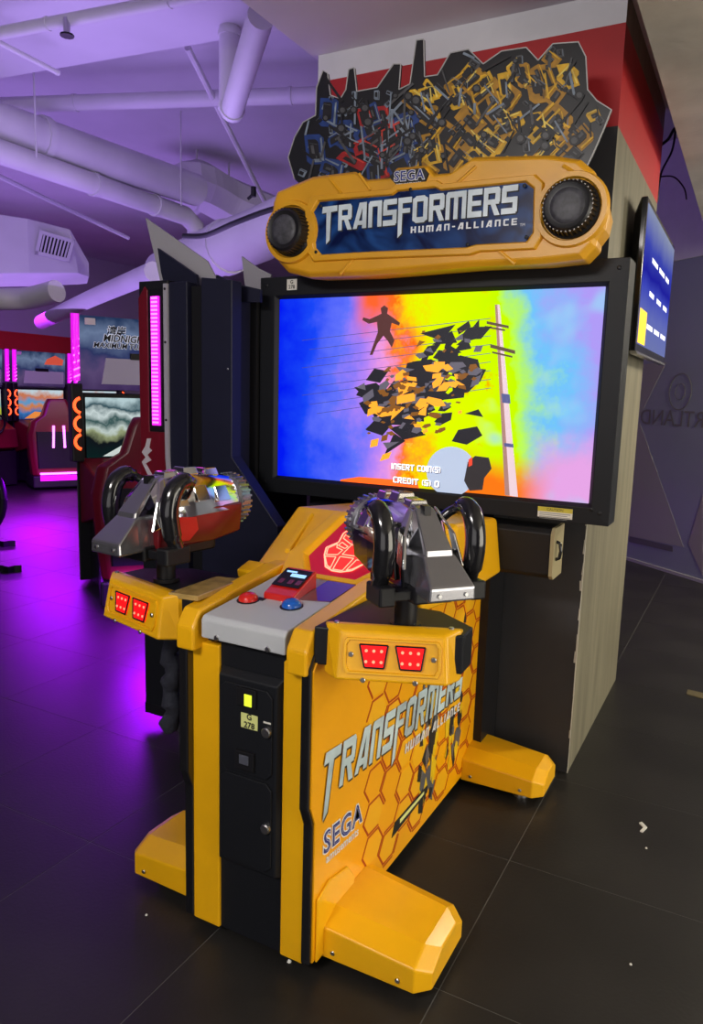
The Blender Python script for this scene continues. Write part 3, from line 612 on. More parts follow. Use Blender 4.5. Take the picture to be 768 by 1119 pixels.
# ---- monitor stand, speaker box, bezel and screen
SC, SW, SH = 1.4328, 1.21, .681
build(MB().box(-.24, .26, .105, .285, .03, 1.9), 'monitor_stand', BLK, AC)
spk = build(MB().yz([(-.03, .845), (-.015, .83), (.10, .83), (.10, 1.0), (-.02, 1.0), (-.035, .985)], -.44, .50), 'speaker_box', BLK, AC, bevel=.004)
ep = build(MB().yz([(-.034, .842), (-.016, .828), (.104, .828), (.104, 1.003), (-.02, 1.003), (-.038, .985)], .50, .512), 'end_plate', mat('beige_end_plate', (.34, .29, .16), .5), spk)
build(MB().tube([(.512, .0, .895), (.524, .0, .90), (.528, .0, .925), (.524, .0, .95), (.512, .0, .955)], .006, 8), 'pull_handle', BLKG, spk, smooth=60)
bz = MB(); bx0, bx1, bz0, bz1 = -.685, .674, SC-SH/2-.067, SC+SH/2+.082
sx0, sx1, sz0, sz1 = -SW/2, SW/2, SC-SH/2, SC+SH/2
ro_ = [(bx0, bz0), (bx1, bz0), (bx1, bz1), (bx0, bz1)]; ri = [(sx0, sz0), (sx1, sz0), (sx1, sz1), (sx0, sz1)]
bz.loft([[(x, .10, z) for x, z in ro_], [(x, -.012, z) for x, z in ro_], [(x + (.012 if x > 0 else -.012), -.014, z + (.012 if z > SC else -.012)) for x, z in ri], [(x, .002, z) for x, z in ri], [(x, .02, z) for x, z in ri]], True, False)
bez = build(bz, 'monitor_bezel', BLKM, AC, bevel=.002)
build(MB().box(bx0+.02, bx1-.02, .02, .10, bz0+.02, bz1-.02), 'monitor_housing', BLK, AC)
build(MB().box(-.56, .53, .10, .285, bz0+.12, bz1-.1), 'monitor_back', BLK, AC)
for x, z in ((bx0+.03, bz1-.03), (bx1-.03, bz1-.03), (bx1-.03, bz0+.04), (bx1-.055, bz0+.05), (bx0+.03, bz0+.04)): disc((x, -.013, z), (0, -1, 0), .007, .003, BLK, 'bolt', bez, 10)
p_ = px(319, 311, 1, -.013); tg = build(MB().box(p_.x-.022, p_.x+.022, -.0145, -.013, p_.z-.02, p_.z+.02), 'number_tag', LABEL_W, bez)
for s_, dz in (('G', .009), ('278', -.009)): text_part('tag_lettering', s_, .019, INK, bez, (p_.x, -.0150, p_.z+dz), (1, 0, 0), (0, 0, 1), extrude=.0002, offset=.0003)
a, b = px(588, 553, 1, -.013), px(625, 568, 1, -.013)
build(MB().box(a.x, b.x, -.0145, -.013, b.z, a.z), 'caution_label', LABEL_W, bez); build(MB().box(a.x, b.x, -.0150, -.0145, a.z-.015, a.z), 'caution_header', mat('caution_yellow', (.6, .5, .05), .5), bez)
text_part('caution_lettering', 'CAUTION', .012, INK, bez, ((a.x+b.x)/2, -.0153, a.z-.0075), (1, 0, 0), (0, 0, 1), extrude=.0001)
for k in range(4): build(MB().box(a.x+.006, b.x-.006-.01*(k % 2), -.0149, -.0145, a.z-.021-k*.006, a.z-.019-k*.006), 'caution_line', mat('grey_ink', (.2, .2, .2), .6), bez)
# screen picture: drifting colour clouds
def screen_material():
    m = bpy.data.materials.new('game_screen_picture'); m.use_nodes = True; nt = m.node_tree; nt.nodes.clear(); N = nt.nodes.new; Lk = nt.links.new
    out = N('ShaderNodeOutputMaterial'); em = N('ShaderNodeEmission'); em.inputs[1].default_value = 1.0; Lk(em.outputs[0], out.inputs[0])
    tc = N('ShaderNodeTexCoord'); sp = N('ShaderNodeSeparateXYZ'); Lk(tc.outputs['Object'], sp.inputs[0])
    def math_(op, a, b=None, c=None):
        n = N('ShaderNodeMath'); n.operation = op
        for i, q in enumerate((a, b, c)):
            if q is None: continue
            if isinstance(q, (int, float)): n.inputs[i].default_value = q
            else: Lk(q, n.inputs[i])
        return n.outputs[0]
    def rng(v, lo, hi):
        n = N('ShaderNodeMapRange'); n.interpolation_type = 'SMOOTHSTEP'; n.inputs[1].default_value = lo; n.inputs[2].default_value = hi; Lk(v, n.inputs[0]); return n.outputs[0]
    U = math_('MULTIPLY_ADD', sp.outputs[0], 1/SW, .5); V = math_('MULTIPLY_ADD', sp.outputs[2], 1/SH, -sz0/SH)
    def noise(scale, det, off=0):
        mp = N('ShaderNodeMapping'); mp.inputs['Location'].default_value = (off, off*.7, off*1.3); Lk(tc.outputs['Object'], mp.inputs['Vector'])
        n = N('ShaderNodeTexNoise'); n.inputs['Scale'].default_value = scale; n.inputs['Detail'].default_value = det; n.inputs['Roughness'].default_value = .6; Lk(mp.outputs[0], n.inputs['Vector']); return n.outputs['Fac']
    def ramp(fac, stops):
        r = N('ShaderNodeValToRGB'); els = r.color_ramp.elements
        while len(els) > 1: els.remove(els[-1])
        for i, (p, c) in enumerate(stops):
            e = els[0] if i == 0 else els.new(p); e.position = p; e.color = (*[(x/255)**2.2 for x in c], 1)
        Lk(fac, r.inputs[0]); return r.outputs[0]
    def mix(fac, a, b):
        n = N('ShaderNodeMix'); n.data_type = 'RGBA'; Lk(fac, n.inputs[0])
        for i, q in ((6, a), (7, b)):
            if isinstance(q, tuple): n.inputs[i].default_value = (*[(x/255)**2.2 for x in q], 1)
            else: Lk(q, n.inputs[i])
        return n.outputs[2]
    n1 = noise(3.2, 7); n2 = noise(7, 7, 3.1); n3 = noise(3, 3, 7.7)
    u = math_('ADD', U, math_('MULTIPLY_ADD', n1, .46, -.23))
    u = math_('ADD', u, math_('MULTIPLY_ADD', V, .06, -.03))
    base = ramp(u, [(0, (10, 30, 235)), (.12, (30, 70, 240)), (.24, (95, 110, 245)), (.34, (180, 130, 240)), (.41, (235, 150, 220)), (.45, (250, 120, 50)), (.49, (250, 200, 20)), (.53, (225, 245, 0)), (.77, (195, 255, 0)), (.82, (170, 235, 120)), (.88, (110, 190, 245)), (1, (170, 150, 240))])
    hot = math_('MULTIPLY', rng(n2, .57, .66), math_('MULTIPLY', rng(u, .36, .50), math_('SUBTRACT', 1, rng(u, .62, .74))))
    c = mix(hot, base, (255, 100, 10))
    low = math_('MULTIPLY', math_('SUBTRACT', 1, rng(math_('ADD', V, math_('MULTIPLY_ADD', n1, .3, -.15)), .05, .24)), rng(U, .5, .62))
    c = mix(low, c, (250, 120, 30))
    pk = math_('MULTIPLY', math_('SUBTRACT', 1, rng(math_('ADD', V, math_('MULTIPLY_ADD', n2, .4, -.2)), .12, .4)), rng(U, .80, .92))
    c = mix(pk, c, (225, 160, 225))
    gl = math_('MULTIPLY', rng(n3, .56, .68), math_('MULTIPLY', rng(u, .6, .7), .7)); c = mix(gl, c, (150, 205, 240))
    tp = math_('MULTIPLY', rng(math_('ADD', V, math_('MULTIPLY_ADD', n2, .3, -.15)), .72, .95), math_('MULTIPLY', rng(U, .25, .32), math_('SUBTRACT', 1, rng(U, .34, .44)))); c = mix(tp, c, (250, 100, 50))
    Lk(c, em.inputs[0]); return m
scm = build(MB().box(sx0-.01, sx1+.01, .003, .012, sz0-.01, sz1+.01), 'game_screen', screen_material(), AC); scm['label'] = 'lit game screen with blue, orange and yellow-green clouds'
def glow(name, c, s=1.0): lc = tuple((x/255)**2.2 for x in c); return mat(name, lc, .5, emit=s, ecol=lc)
SY = .003
def sp2(x, y): p = px(x, y, 1, SY); return (p.x, p.z)
def flat(pts, m, name, lay=1): return build(MB().xz([sp2(*p) for p in pts], SY-.0006*lay-.0003, SY-.0006*lay+.0003), name, m, scm)
flat([(372, 524), (372, 526), (440, 532), (458, 534), (456, 527), (430, 524), (392, 521)], glow('scr_orange', (235, 95, 30)), 'picture_rubble', 1)
flat([(541, 333), (546, 333), (566, 543), (552, 541)], glow('scr_pole', (190, 170, 180)), 'picture_pole', 3)
flat([(541, 333), (543.5, 333), (557, 541.5), (552, 541)], glow('scr_pole_dark', (140, 105, 100)), 'picture_pole_side', 4)
for q in (([(532, 351), (556, 356), (556, 359), (532, 354)]), ([(530, 356), (552, 360), (552, 362), (530, 358)]), ([(536, 376), (563, 383), (563, 387), (536, 380)]), ([(538, 384), (560, 389), (560, 391), (538, 386)])):
    flat(q, glow('scr_arm', (75, 60, 45)), 'picture_crossarm', 5)
flat([(548, 430), (557, 431), (558, 441), (549, 440)], glow('scr_band', (70, 75, 120)), 'picture_pole_band', 5); flat([(551, 484), (561, 485), (561.5, 489), (551.5, 488)], glow('scr_band', (70, 75, 120)), 'picture_pole_band', 5)
wires = MB()
for k in range(9):
    y0, y1 = 372 + k*10, 348 + k*9.5
    a, b = sp2(330 + (k % 3)*8, y0), sp2(536, y1); h = .0009
    wires.xz([(a[0], a[1]-h), (b[0], b[1]-h), (b[0], b[1]+h), (a[0], a[1]+h)], SY-.0009, SY-.0005)
stuff(build(wires, 'picture_wires', glow('scr_wire', (60, 60, 110)), scm))
# plain tumbling wreckage (generic plates) where the printed figure would be
rs = random.Random(21)
wcols = [(glow('scr_dark', (26, 26, 34)), 'picture_wreckage_dark', 90, 6), (glow('scr_steel', (82, 80, 92)), 'picture_wreckage_grey', 60, 7), (glow('scr_amber', (225, 150, 40)), 'picture_wreckage_amber', 34, 8), (glow('scr_brown', (110, 70, 25)), 'picture_wreckage_brown', 60, 9)]
for m_, nm, cnt, lay in wcols:
    mb = MB()
    for k in range(cnt):
        t_ = rs.random(); cxp = 408 + 105*t_ + rs.uniform(-16, 16); cyp = 446 - 40*t_ + rs.gauss(0, 24)
        r = rs.uniform(4, 12) * {6: 1, 7: .5, 8: .62, 9: .38}[lay]; a0 = rs.uniform(0, 6.28); n = rs.choice((3, 4, 4, 5)); el = rs.uniform(1, 2.2); th = rs.uniform(-.9, .3)
        q = []
        for i in range(n):
            a_ = a0 + 6.283*i/n; ex, ey = r*el*math.cos(a_), r*math.sin(a_)/1.2; q.append(sp2(cxp + ex*math.cos(th) - ey*math.sin(th), cyp + ex*math.sin(th) + ey*math.cos(th)))
        y_ = SY-.0006*lay-.00001*k; mb.xz(q, y_-.0003, y_+.0002)
    stuff(build(mb, nm, m_, scm))
# a small leaping human outline
fig = [(417, 337), (421, 334), (425, 337), (424, 343), (430, 347), (438, 353), (437, 356), (429, 353), (427, 362), (432, 372), (429, 380), (425, 373), (420, 367), (413, 376), (408, 388), (405, 388), (410, 374), (414, 363), (413, 352), (404, 354), (397, 350), (398, 347), (405, 349), (414, 345), (418, 343)]
flat(fig, glow('scr_person', (70, 40, 40)), 'picture_leaping_person', 14)
n = 28; flat([(494 + 27*math.cos(2*math.pi*k/n), 515 + 27*math.sin(2*math.pi*k/n)) for k in range(n)], glow('scr_ball', (150, 165, 190)), 'picture_ball', 15)
flat([(512, 505), (520, 498), (535, 500), (538, 512), (530, 522), (528, 535), (514, 536), (508, 525)], glow('scr_box', (38, 36, 40)), 'picture_box', 16); flat([(513, 502), (517, 499), (517, 508), (513, 510)], glow('scr_boxred', (200, 60, 40)), 'picture_box_lamp', 17)
tx_ = glow('scr_text', (245, 245, 250)); txs = glow('scr_text_edge', (40, 40, 70))
for s_, x0, x1, y0, y1 in (('INSERT COIN(S)', 429, 483, 509, 513.5), ('CREDIT (S) O', 431, 481, 523.5, 529)):
    a, b = sp2(x0, y0), sp2(x1, y1); w_ = (b[0]-a[0])/text_width(s_); h_ = .022
    for nm, m_, o, lay in (('picture_text_edge', txs, .0022, 18), ('picture_text', tx_, 0, 19)):
        mb = MB(); block_text(mb, s_, (a[0]+o, SY-.0006*lay, a[1]-h_/2-o), (b[0]-a[0], 0, b[1]-a[1]), (0, 0, 1), h_, w_, (0, -.0004, 0)); build(mb, nm, m_, scm)
# ---- sign (marquee)
MY = -.15
def mp(x, y): p = px(x, y, 1, MY); return (p.x, p.z)
ol = [(297, 272), (294, 245), (296, 220), (300, 208), (338, 192), (386, 186), (398, 195), (424, 193), (431, 182), (466, 179), (473, 189), (492, 187), (516, 170), (600, 168), (634, 173), (648, 185), (651, 198), (660, 212), (664, 232), (660, 250), (651, 262), (650, 269), (637, 283), (592, 288), (520, 291), (400, 301), (335, 303), (312, 297), (302, 286)]
OL = [mp(*p) for p in ol]
mc = Vector((sum(p[0] for p in OL)/len(OL), sum(p[1] for p in OL)/len(OL)))
def sc_(P, f, g=None): g = g or f; return [(mc.x+(x-mc.x)*f, mc.y+(z-mc.y)*g) for x, z in P]
mq = build(MB().loft([[(x, -.01, z) for x, z in sc_(OL, .985, .96)], [(x, MY+.045, z) for x, z in OL], [(x, MY+.018, z) for x, z in OL], [(x, MY, z) for x, z in sc_(OL, .975, .92)]]), 'sign_body', YELM, AC, bevel=.005, seg=2)
wn = [(343, 233), (350, 221), (430, 214), (435, 210), (476, 206), (482, 209), (574, 200), (583, 207), (582, 254), (575, 264), (520, 267), (510, 270), (400, 275), (352, 278), (346, 271)]
WN = [mp(*p) for p in wn]; wc = Vector((sum(p[0] for p in WN)/len(WN), sum(p[1] for p in WN)/len(WN)))
def ws(f, g): return [(wc.x+(x-wc.x)*f, wc.y+(z-wc.y)*g) for x, z in WN]
fr = MB(); fr.loft([[(x, MY-.0, z) for x, z in ws(1.09, 1.28)], [(x, MY-.012, z) for x, z in ws(1.075, 1.24)], [(x, MY-.012, z) for x, z in ws(1.015, 1.05)], [(x, MY-.001, z) for x, z in ws(1, 1)]], True, False)
build(fr, 'window_frame', YELM, mq, bevel=.002)
signb = mat('sign_blue_print', (.006, .02, .10), .3, emit=.25, ecol=(.01, .06, .35), spec=.15)
nt = signb.node_tree; bs = nt.nodes['Principled BSDF']; tc = nt.nodes.new('ShaderNodeTexCoord'); no = nt.nodes.new('ShaderNodeTexNoise'); no.inputs['Scale'].default_value = 7; no.inputs['Distortion'].default_value = 1.6
rp = nt.nodes.new('ShaderNodeValToRGB'); rp.color_ramp.elements[0].position = .38; rp.color_ramp.elements[0].color = (.001, .004, .035, 1); rp.color_ramp.elements[1].position = .72; rp.color_ramp.elements[1].color = (.012, .055, .20, 1)
nt.links.new(tc.outputs['Object'], no.inputs['Vector']); nt.links.new(no.outputs['Fac'], rp.inputs[0]); nt.links.new(rp.outputs[0], bs.inputs['Base Color']); nt.links.new(rp.outputs[0], bs.inputs['Emission Color'])
build(MB().prism([(x, MY-.0005, z) for x, z in ws(1.01, 1.02)], (0, -.0015, 0)), 'sign_window', signb, mq)
silt = mat('sign_title_silver', (.52, .58, .62), .3, var=.25, vscale=14, emit=.14, ecol=(.5, .6, .65))
a, b = mp(352, 254), mp(577, 232); uu = Vector((b[0]-a[0], 0, b[1]-a[1])); Wt = text_width('1RANSFORMERS')
sh = MB(); block_text(sh, '1RANSFORMERS', (a[0]+.004, MY-.0022, a[1]-.004), uu, (0, 0, 1), .083, uu.length/Wt, (0, -.0006, 0), gap=.1); build(sh, 'title_shadow', INK, mq)
sh = MB(); block_text(sh, '1RANSFORMERS', (a[0], MY-.0032, a[1]), uu, (0, 0, 1), .083, uu.length/Wt, (0, -.0008, 0), gap=.1); build(sh, 'title_lettering', silt, mq)
a, b = mp(449, 255), mp(565, 246); uu = Vector((b[0]-a[0], 0, b[1]-a[1]))
sh = MB(); block_text(sh, 'HUMAN-ALLIANCE', (a[0], MY-.0022, a[1]), uu, (0, 0, 1), .020, uu.length/text_width('HUMAN-ALLIANCE', .45), (0, -.001, 0), gap=.45); build(sh, 'subtitle_lettering', mat('sign_white_ink', (.7, .72, .75), .4, emit=.1, ecol=(.7, .75, .8)), mq)
p_ = mp(571, 246); text_part('trademark_lettering', 'TM', .012, MATS['sign_white_ink'], mq, (p_[0], MY-.0026, p_[1]), (1, 0, 0), (0, 0, 1))
hxp = [mp(*p) for p in ((426, 194), (433, 187), (464, 184), (469, 190), (464, 202), (437, 206))]
build(MB().xz(hxp, MY-.008, MY+.002), 'maker_badge', INK, mq, bevel=.001)
c_ = mp(448, 193); a, b = mp(435, 194), mp(462, 191.5); uu = Vector((b[0]-a[0], 0, b[1]-a[1]))
sega(mq, (c_[0], MY-.0092, c_[1]), uu, (0, 0, 1), .042, 'amusements')
for (x0, y0, x1, y1) in ((360, 195, 373, 212), (392, 190, 405, 208), (520, 182, 500, 200), (385, 284, 372, 299), (545, 274, 562, 288), (615, 181, 640, 197)):   # moulded grooves and ridges
    A_, B_ = mp(x0, y0), mp(x1, y1); build(MB().tube([(A_[0], MY+.001, A_[1]), (B_[0], MY+.001, B_[1])], .006, 6), 'moulded_ridge', YELM, mq, smooth=60)
for cxp, cyp in ((319, 254), (624, 229)):
    c = mp(cxp, cyp); o = Vector((c[0], MY+.004, c[1]))
    ring = MB(); n = 36
    ring.loft([[o + Vector((math.cos(2*math.pi*k/n)*r, y, math.sin(2*math.pi*k/n)*r)) for k in range(n)] for r, y in ((.110, .0), (.104, -.018), (.090, -.018), (.085, -.002))], True, False)
    build(ring, 'lamp_ring', YELM, mq, smooth=30)
    dr = build(MB().lathe(o, (0, -1, 0), [(0, .085), (.012, .083), (.016, .074), (.055, .071), (.062, .064), (.058, .050)], 36), 'lamp_drum', mat('drum_black', (.02, .02, .022), .35, .4), mq, smooth=30)
    build(MB().lathe(o+Vector((0, -.058, 0)), (0, -1, 0), [(0, .050), (.002, .048), (.004, .036), (.005, .012)], 28), 'lamp_lens', mat('drum_lens', (.05, .05, .062), .5, var=.5, vscale=60), dr, smooth=40)
    fn = MB()
    for k in range(36):
        a = 2*math.pi*k/36; d0 = Vector((math.cos(a), 0, math.sin(a))); tt = Vector((-d0.z, 0, d0.x))*.0022
        P0 = o + d0*.068; P1 = o + d0*.079; e0, e1 = Vector((0, -.014, 0)), Vector((0, -.056, 0))
        fn.hexa([P0-tt+e0, P0+tt+e0, P1+tt+e0, P1-tt+e0], [P0-tt+e1, P0+tt+e1, P1*1+tt+e1-d0*.006, P1-tt+e1-d0*.006])
    build(fn, 'lamp_fins', mat('drum_fin', (.05, .045, .04), .3, .7), dr)
for p in ((352, 226), (574, 204), (347, 276), (576, 260), (450, 208), (512, 268)): c = mp(*p); disc((c[0], MY-.011, c[1]), (0, -1, 0), .006, .002, BLK, 'bolt', mq, 8)
# ---- topper board: jagged plain board in the same colours
TY = .03
def tp(x, y): p = px(x, y, 1, TY); return (p.x, p.z)
tol = [(322, 196), (315, 172), (322, 150), (331, 134), (345, 126), (346, 96), (353, 77), (358, 80), (361, 104), (372, 108), (378, 98), (381, 76), (387, 74), (390, 100), (412, 96), (430, 70), (438, 70), (436, 98), (448, 92), (455, 44), (463, 43), (464, 84), (478, 82), (492, 58), (512, 54), (528, 70), (548, 56), (575, 52), (588, 66), (604, 48), (632, 46), (640, 62), (642, 98), (652, 110), (668, 120), (660, 140), (648, 168), (641, 182), (640, 200), (500, 205), (340, 212)]
TP = [tp(*p) for p in tol]
tb = build(MB().xz(TP, TY, TY+.012), 'topper_board', mat('topper_black', (.012, .013, .016), .35), AC); tb['label'] = 'jagged cut-out topper board printed in blue, red, yellow and black'
rs = random.Random(11)
PR = {}     # printed shapes by ink
def ink(nm, pts, lay):
    q = [tp(*p) for p in pts]
    if all(inside(p, TP) for p in q):
        mb, n = PR.setdefault((nm, lay), [MB(), 0]); y_ = TY - .0009*lay - .000004*n; mb.xz(q, y_, TY - .0009*(lay-1) + .0001); PR[(nm, lay)][1] += 1; return True
def rot(X, Y, th, pts): return [(X + a*math.cos(th) - b*math.sin(th), Y + a*math.sin(th) + b*math.cos(th)) for a, b in pts]
def plate(X, Y, w, h, th, main, hi):
    c = min(w, h)*rs.uniform(.25, .5); sk = rs.uniform(-.25, .25)*w
    P = [(-w+c, -h), (w, -h), (w, h-c), (w-c, h), (-w+sk, h), (-w, -h+c)]
    if not ink(main, rot(X, Y, th, P), 1 + rs.randint(0, 1)): return False
    f = rs.uniform(.45, .7); o = rs.uniform(-.2, .2)
    ink('dark', rot(X, Y, th, [(a*f + o*w, b*f*.8 + h*.12) for a, b in P]), 4)
    ink(hi, rot(X, Y, th, [(-w*.75, -h*.85), (w*.85, -h*.85), (w*.8, -h*.62), (-w*.7, -h*.68)]), 5)
    if rs.random() < .5: ink('grey', rot(X, Y, th, [(-w*.3, h*.1), (w*.3, h*.05), (w*.25, h*.35), (-w*.3, h*.4)]), 5)
    return True
def many(n, region, sizes, main, hi, ths):
    k = t_ = 0
    while k < n and t_ < 4000:
        t_ += 1; X, Y = rs.uniform(*region[0]), rs.uniform(*region[1])
        if plate(X, Y, rs.uniform(*sizes), rs.uniform(*sizes)*.62, rs.choice(ths) + rs.uniform(-.15, .15), main, hi): k += 1
LT, RT = ((318, 450), (72, 206)), ((446, 665), (46, 206))
many(26, LT, (8, 17), 'blue', 'steel', (1.4, 1.7, .4, -.5)); many(12, ((372, 440), (125, 200)), (9, 18), 'red', 'bright_red', (1.4, .5, -.5))
many(30, LT, (3, 7), 'steel', 'grey', (1.5, .3, -.6)); many(36, RT, (9, 20), 'amber', 'yellow', (.7, -.8, 1.3, 2.3)); many(40, RT, (6, 15), 'yellow', 'cream', (.7, -.8, 1.3, 2.3, -.3))
many(40, RT, (3, 8), 'grey', 'steel', (.7, -.8, 1.5)); many(24, ((330, 655), (60, 200)), (4, 9), 'dark', 'grey', (.7, -.8, 1.5))
for k in range(130):    # rods and pistons
    X, Y, th, L = rs.uniform(320, 660), rs.uniform(50, 204), rs.choice((.7, -.8, 1.3, 1.6)) + rs.uniform(-.3, .3), rs.uniform(6, 18)
    w = rs.uniform(.7, 1.6); ink(rs.choice(('dark', 'dark', 'grey', 'steel')), rot(X, Y, th, [(-L, -w), (L, -w), (L, w), (-L, w)]), 6)
for k in range(34):     # hubs
    X, Y, r = rs.uniform(322, 655), rs.uniform(60, 200), rs.uniform(3, 6.5)
    if ink('dark', [(X + r*math.cos(.785*i), Y + r*math.sin(.785*i)) for i in range(8)], 7): ink('grey', [(X + r*.6*math.cos(.785*i), Y + r*.6*math.sin(.785*i)) for i in range(8)], 8)
INKS = {'blue': (.014, .045, .20), 'red': (.36, .010, .012), 'bright_red': (.6, .05, .03), 'steel': (.20, .25, .32), 'grey': (.075, .078, .085), 'dark': (.010, .010, .013), 'amber': (.40, .20, .01), 'yellow': (.70, .41, .012), 'cream': (.85, .62, .12)}
for (nm, lay), (mb, n) in PR.items(): stuff(build(mb, 'printed_' + nm, mat('topper_ink_' + nm, INKS[nm], .45, var=.3, vscale=30), tb))
# pale cut line along the board's edge
ed = MB()
for p, q in zip(TP, TP[1:]):
    ed.tube([(p[0], TY-.001, p[1]), (q[0], TY-.001, q[1])], .0022, 4)
build(ed, 'board_edge', mat('topper_edge', (.45, .45, .46), .5), tb)
for x in (-.35, .02, .38): build(MB().box(x-.02, x+.02, TY+.012, TY+.03, 1.9, 2.3), 'board_strut', BLK, tb)
build(MB().box(-.5, .5, -.012, .09, bz1-.005, bz1+.12), 'sign_mount', BLK, AC)
# ---- the two mounted guns
def arc(pts, n=5): return smooth_path([Vector(p) for p in pts], n)
def gun(loc, rz, shell, label, sc):
    L = Vector(loc) - Vector(AC.location)
    plate = build(MB().xy([(-.055, -.10), (.055, -.10), (.06, .17), (.045, .19), (-.045, .19), (-.06, .17)], 0, .045), 'mounted_gun', BLK, AC, bevel=.006)
    plate.location = L; plate.rotation_euler[2] = rz; plate['label'] = label; plate.scale = (sc, sc, sc)
    def part_(mb, nm, m, bevel=0, smooth=None): return build(mb, nm, m, plate, bevel=bevel, smooth=smooth)
    # lower shell sides
    part_(MB().loft([[(-.07, -.06, .03), (.07, -.06, .03), (.078, -.06, .12), (-.078, -.06, .12)], [(-.072, .16, .03), (.072, .16, .03), (.08, .16, .14), (-.08, .16, .14)], [(-.066, .28, .045), (.066, .28, .045), (.078, .28, .14), (-.078, .28, .14)]]), 'body_shell', shell, .006)
    for sg in (-1, 1):   # raised angular cheek plates
        part_(MB().prism([(sg*.072, -.035, .05), (sg*.072, .05, .045), (sg*.074, .085, .075), (sg*.076, .075, .115), (sg*.077, -.03, .125)], (sg*.008, 0, 0)), 'cheek_plate', BRED if shell is DRED else BLKG, .003)
    # arched chrome hood
    def ring(y, w, h0, h1): return [(w*math.cos(a), y, h0 + (h1-h0)*math.sin(a)) for a in [math.pi*k/10 for k in range(11)]]
    part_(MB().loft([ring(-.055, .062, .10, .205), ring(-.02, .078, .11, .238), ring(.08, .082, .118, .245), ring(.19, .080, .12, .238), ring(.28, .072, .12, .22)]), 'chrome_hood', CHROME, 0, 28)
    for y0, y1, h in ((.0, .05, .236), (.075, .135, .246), (.16, .22, .238)):
        part_(MB().loft([[(-.03, y0, h-.012), (.03, y0, h-.012), (.022, y0+.006, h+.012), (-.022, y0+.006, h+.012)], [(-.03, y1, h-.012), (.03, y1, h-.012), (.022, y1-.006, h+.012), (-.022, y1-.006, h+.012)]]), 'top_rib', CHROME, .003)
        for sg in (-1, 1):
            part_(MB().hexa([(sg*.052, y0, h-.065), (sg*.06, y0, h-.085), (sg*.06, y1, h-.085), (sg*.052, y1, h-.065)], [(sg*.064, y0+.006, h-.04), (sg*.088, y0+.004, h-.085), (sg*.088, y1-.004, h-.085), (sg*.064, y1-.006, h-.04)]), 'side_vent', CHROME, .002)
    # spine running down to the tail
    part_(MB().loft([[(-.022, .06, .235), (.022, .06, .235), (.022, .06, .252), (-.022, .06, .252)], [(-.028, -.04, .20), (.028, -.04, .20), (.026, -.03, .232), (-.026, -.03, .232)], [(-.042, -.125, .10), (.042, -.125, .10), (.038, -.115, .14), (-.038, -.115, .14)]]), 'spine', SILV, .005)
    part_(MB().box(-.009, .009, -.045, -.02, .205, .24), 'spine_slot', BLK)
    for sg in (-1, 1):   # curved glassy side fins
        part_(MB().loft([[(sg*.032, -.03, .225), (sg*.04, -.03, .225), (sg*.04, -.01, .235), (sg*.032, -.01, .235)], [(sg*.066, -.065, .17), (sg*.074, -.06, .17), (sg*.074, -.03, .18), (sg*.066, -.03, .18)], [(sg*.08, -.095, .09), (sg*.088, -.09, .09), (sg*.086, -.05, .10), (sg*.078, -.05, .10)]]), 'side_fin', CHROME, .003)
    # tail box
    tl = part_(MB().loft([[(-.064, -.190, .03), (.064, -.190, .03), (.062, -.190, .065), (-.062, -.190, .065)], [(-.055, -.115, .03), (.055, -.115, .03), (.045, -.115, .13), (-.045, -.115, .13)], [(-.05, -.05, .03), (.05, -.05, .03), (.045, -.05, .13), (-.045, -.05, .13)]]), 'tail_box', SILV, .006)
    for x in (-.036, .036): part_(MB().lathe((x, -.189, .047), (0, -1, 0), [(0, .006), (.005, .005)], 10), 'bolt', STEEL)
    # muzzle ring
    part_(MB().lathe((0, .268, .14), (0, 1, 0), [(0, .074), (.008, .08), (.045, .08), (.05, .07), (.05, .05), (.02, .045), (.02, .01)], 30), 'muzzle_ring', SILV, 0, 30)
    fn = MB()
    for k in range(30):
        a = 2*math.pi*k/30; d0 = Vector((math.cos(a), 0, math.sin(a))); tt = Vector((-d0.z, 0, d0.x))*.0035; c = Vector((0, 0, .14))
        fn.hexa([c+d0*.078-tt+Vector((0, .278, 0)), c+d0*.078+tt+Vector((0, .278, 0)), c+d0*.086+tt+Vector((0, .278, 0)), c+d0*.086-tt+Vector((0, .278, 0))], [c+d0*.078-tt+Vector((0, .314, 0)), c+d0*.078+tt+Vector((0, .314, 0)), c+d0*.086+tt+Vector((0, .314, 0)), c+d0*.086-tt+Vector((0, .314, 0))])
    part_(fn, 'muzzle_teeth', SILV)
    # two looped grips on outrigger blocks
    for sg in (-1, 1):
        x = sg*.128
        part_(MB().box(min(x-.022, x+.022), max(x-.022, x+.022), -.10, -.01, .0, .05), 'grip_block', BLK, .006)
        part_(MB().box(min(sg*.05, x), max(sg*.05, x), -.085, -.03, .01, .035), 'grip_bar', BLK, .003)
        g_ = part_(MB().tube(arc([(x, -.045, .045), (x, -.062, .09), (x, -.070, .15), (x, -.055, .205), (x, -.022, .232), (x-sg*.004, .012, .225)], 5), [.022]*4 + [.027]*14 + [.025]*5 + [.02]*3, 16), 'grip', BLKG, 0, 60)
        part_(MB().tube(arc([(x-sg*.004, .008, .226), (x-sg*.025, .03, .21), (x-sg*.055, .04, .18)], 4), .013, 10), 'grip_bridge', BLKG, 0, 60)
        part_(MB().tube([(x, -.058, .16), (x, -.05, .15)], .011, 10), 'trigger', BRED, 0, 60)
        for z, y in ((.09, -.08), (.19, -.08)): part_(MB().lathe((x+sg*.02, y+.018, z), (sg, 0, 0), [(0, .005), (.004, .004)], 8), 'bolt', STEEL)
    return plate
RG, LG = (.392, -.955, .965), (-.335, -.945, .965)
RGB, LGB = (.412, -.945, .975), (-.352, -.955, .972)
gun(RGB, math.radians(50), BLKG, 'chrome-backed gun with black grips on the right tray', .87)
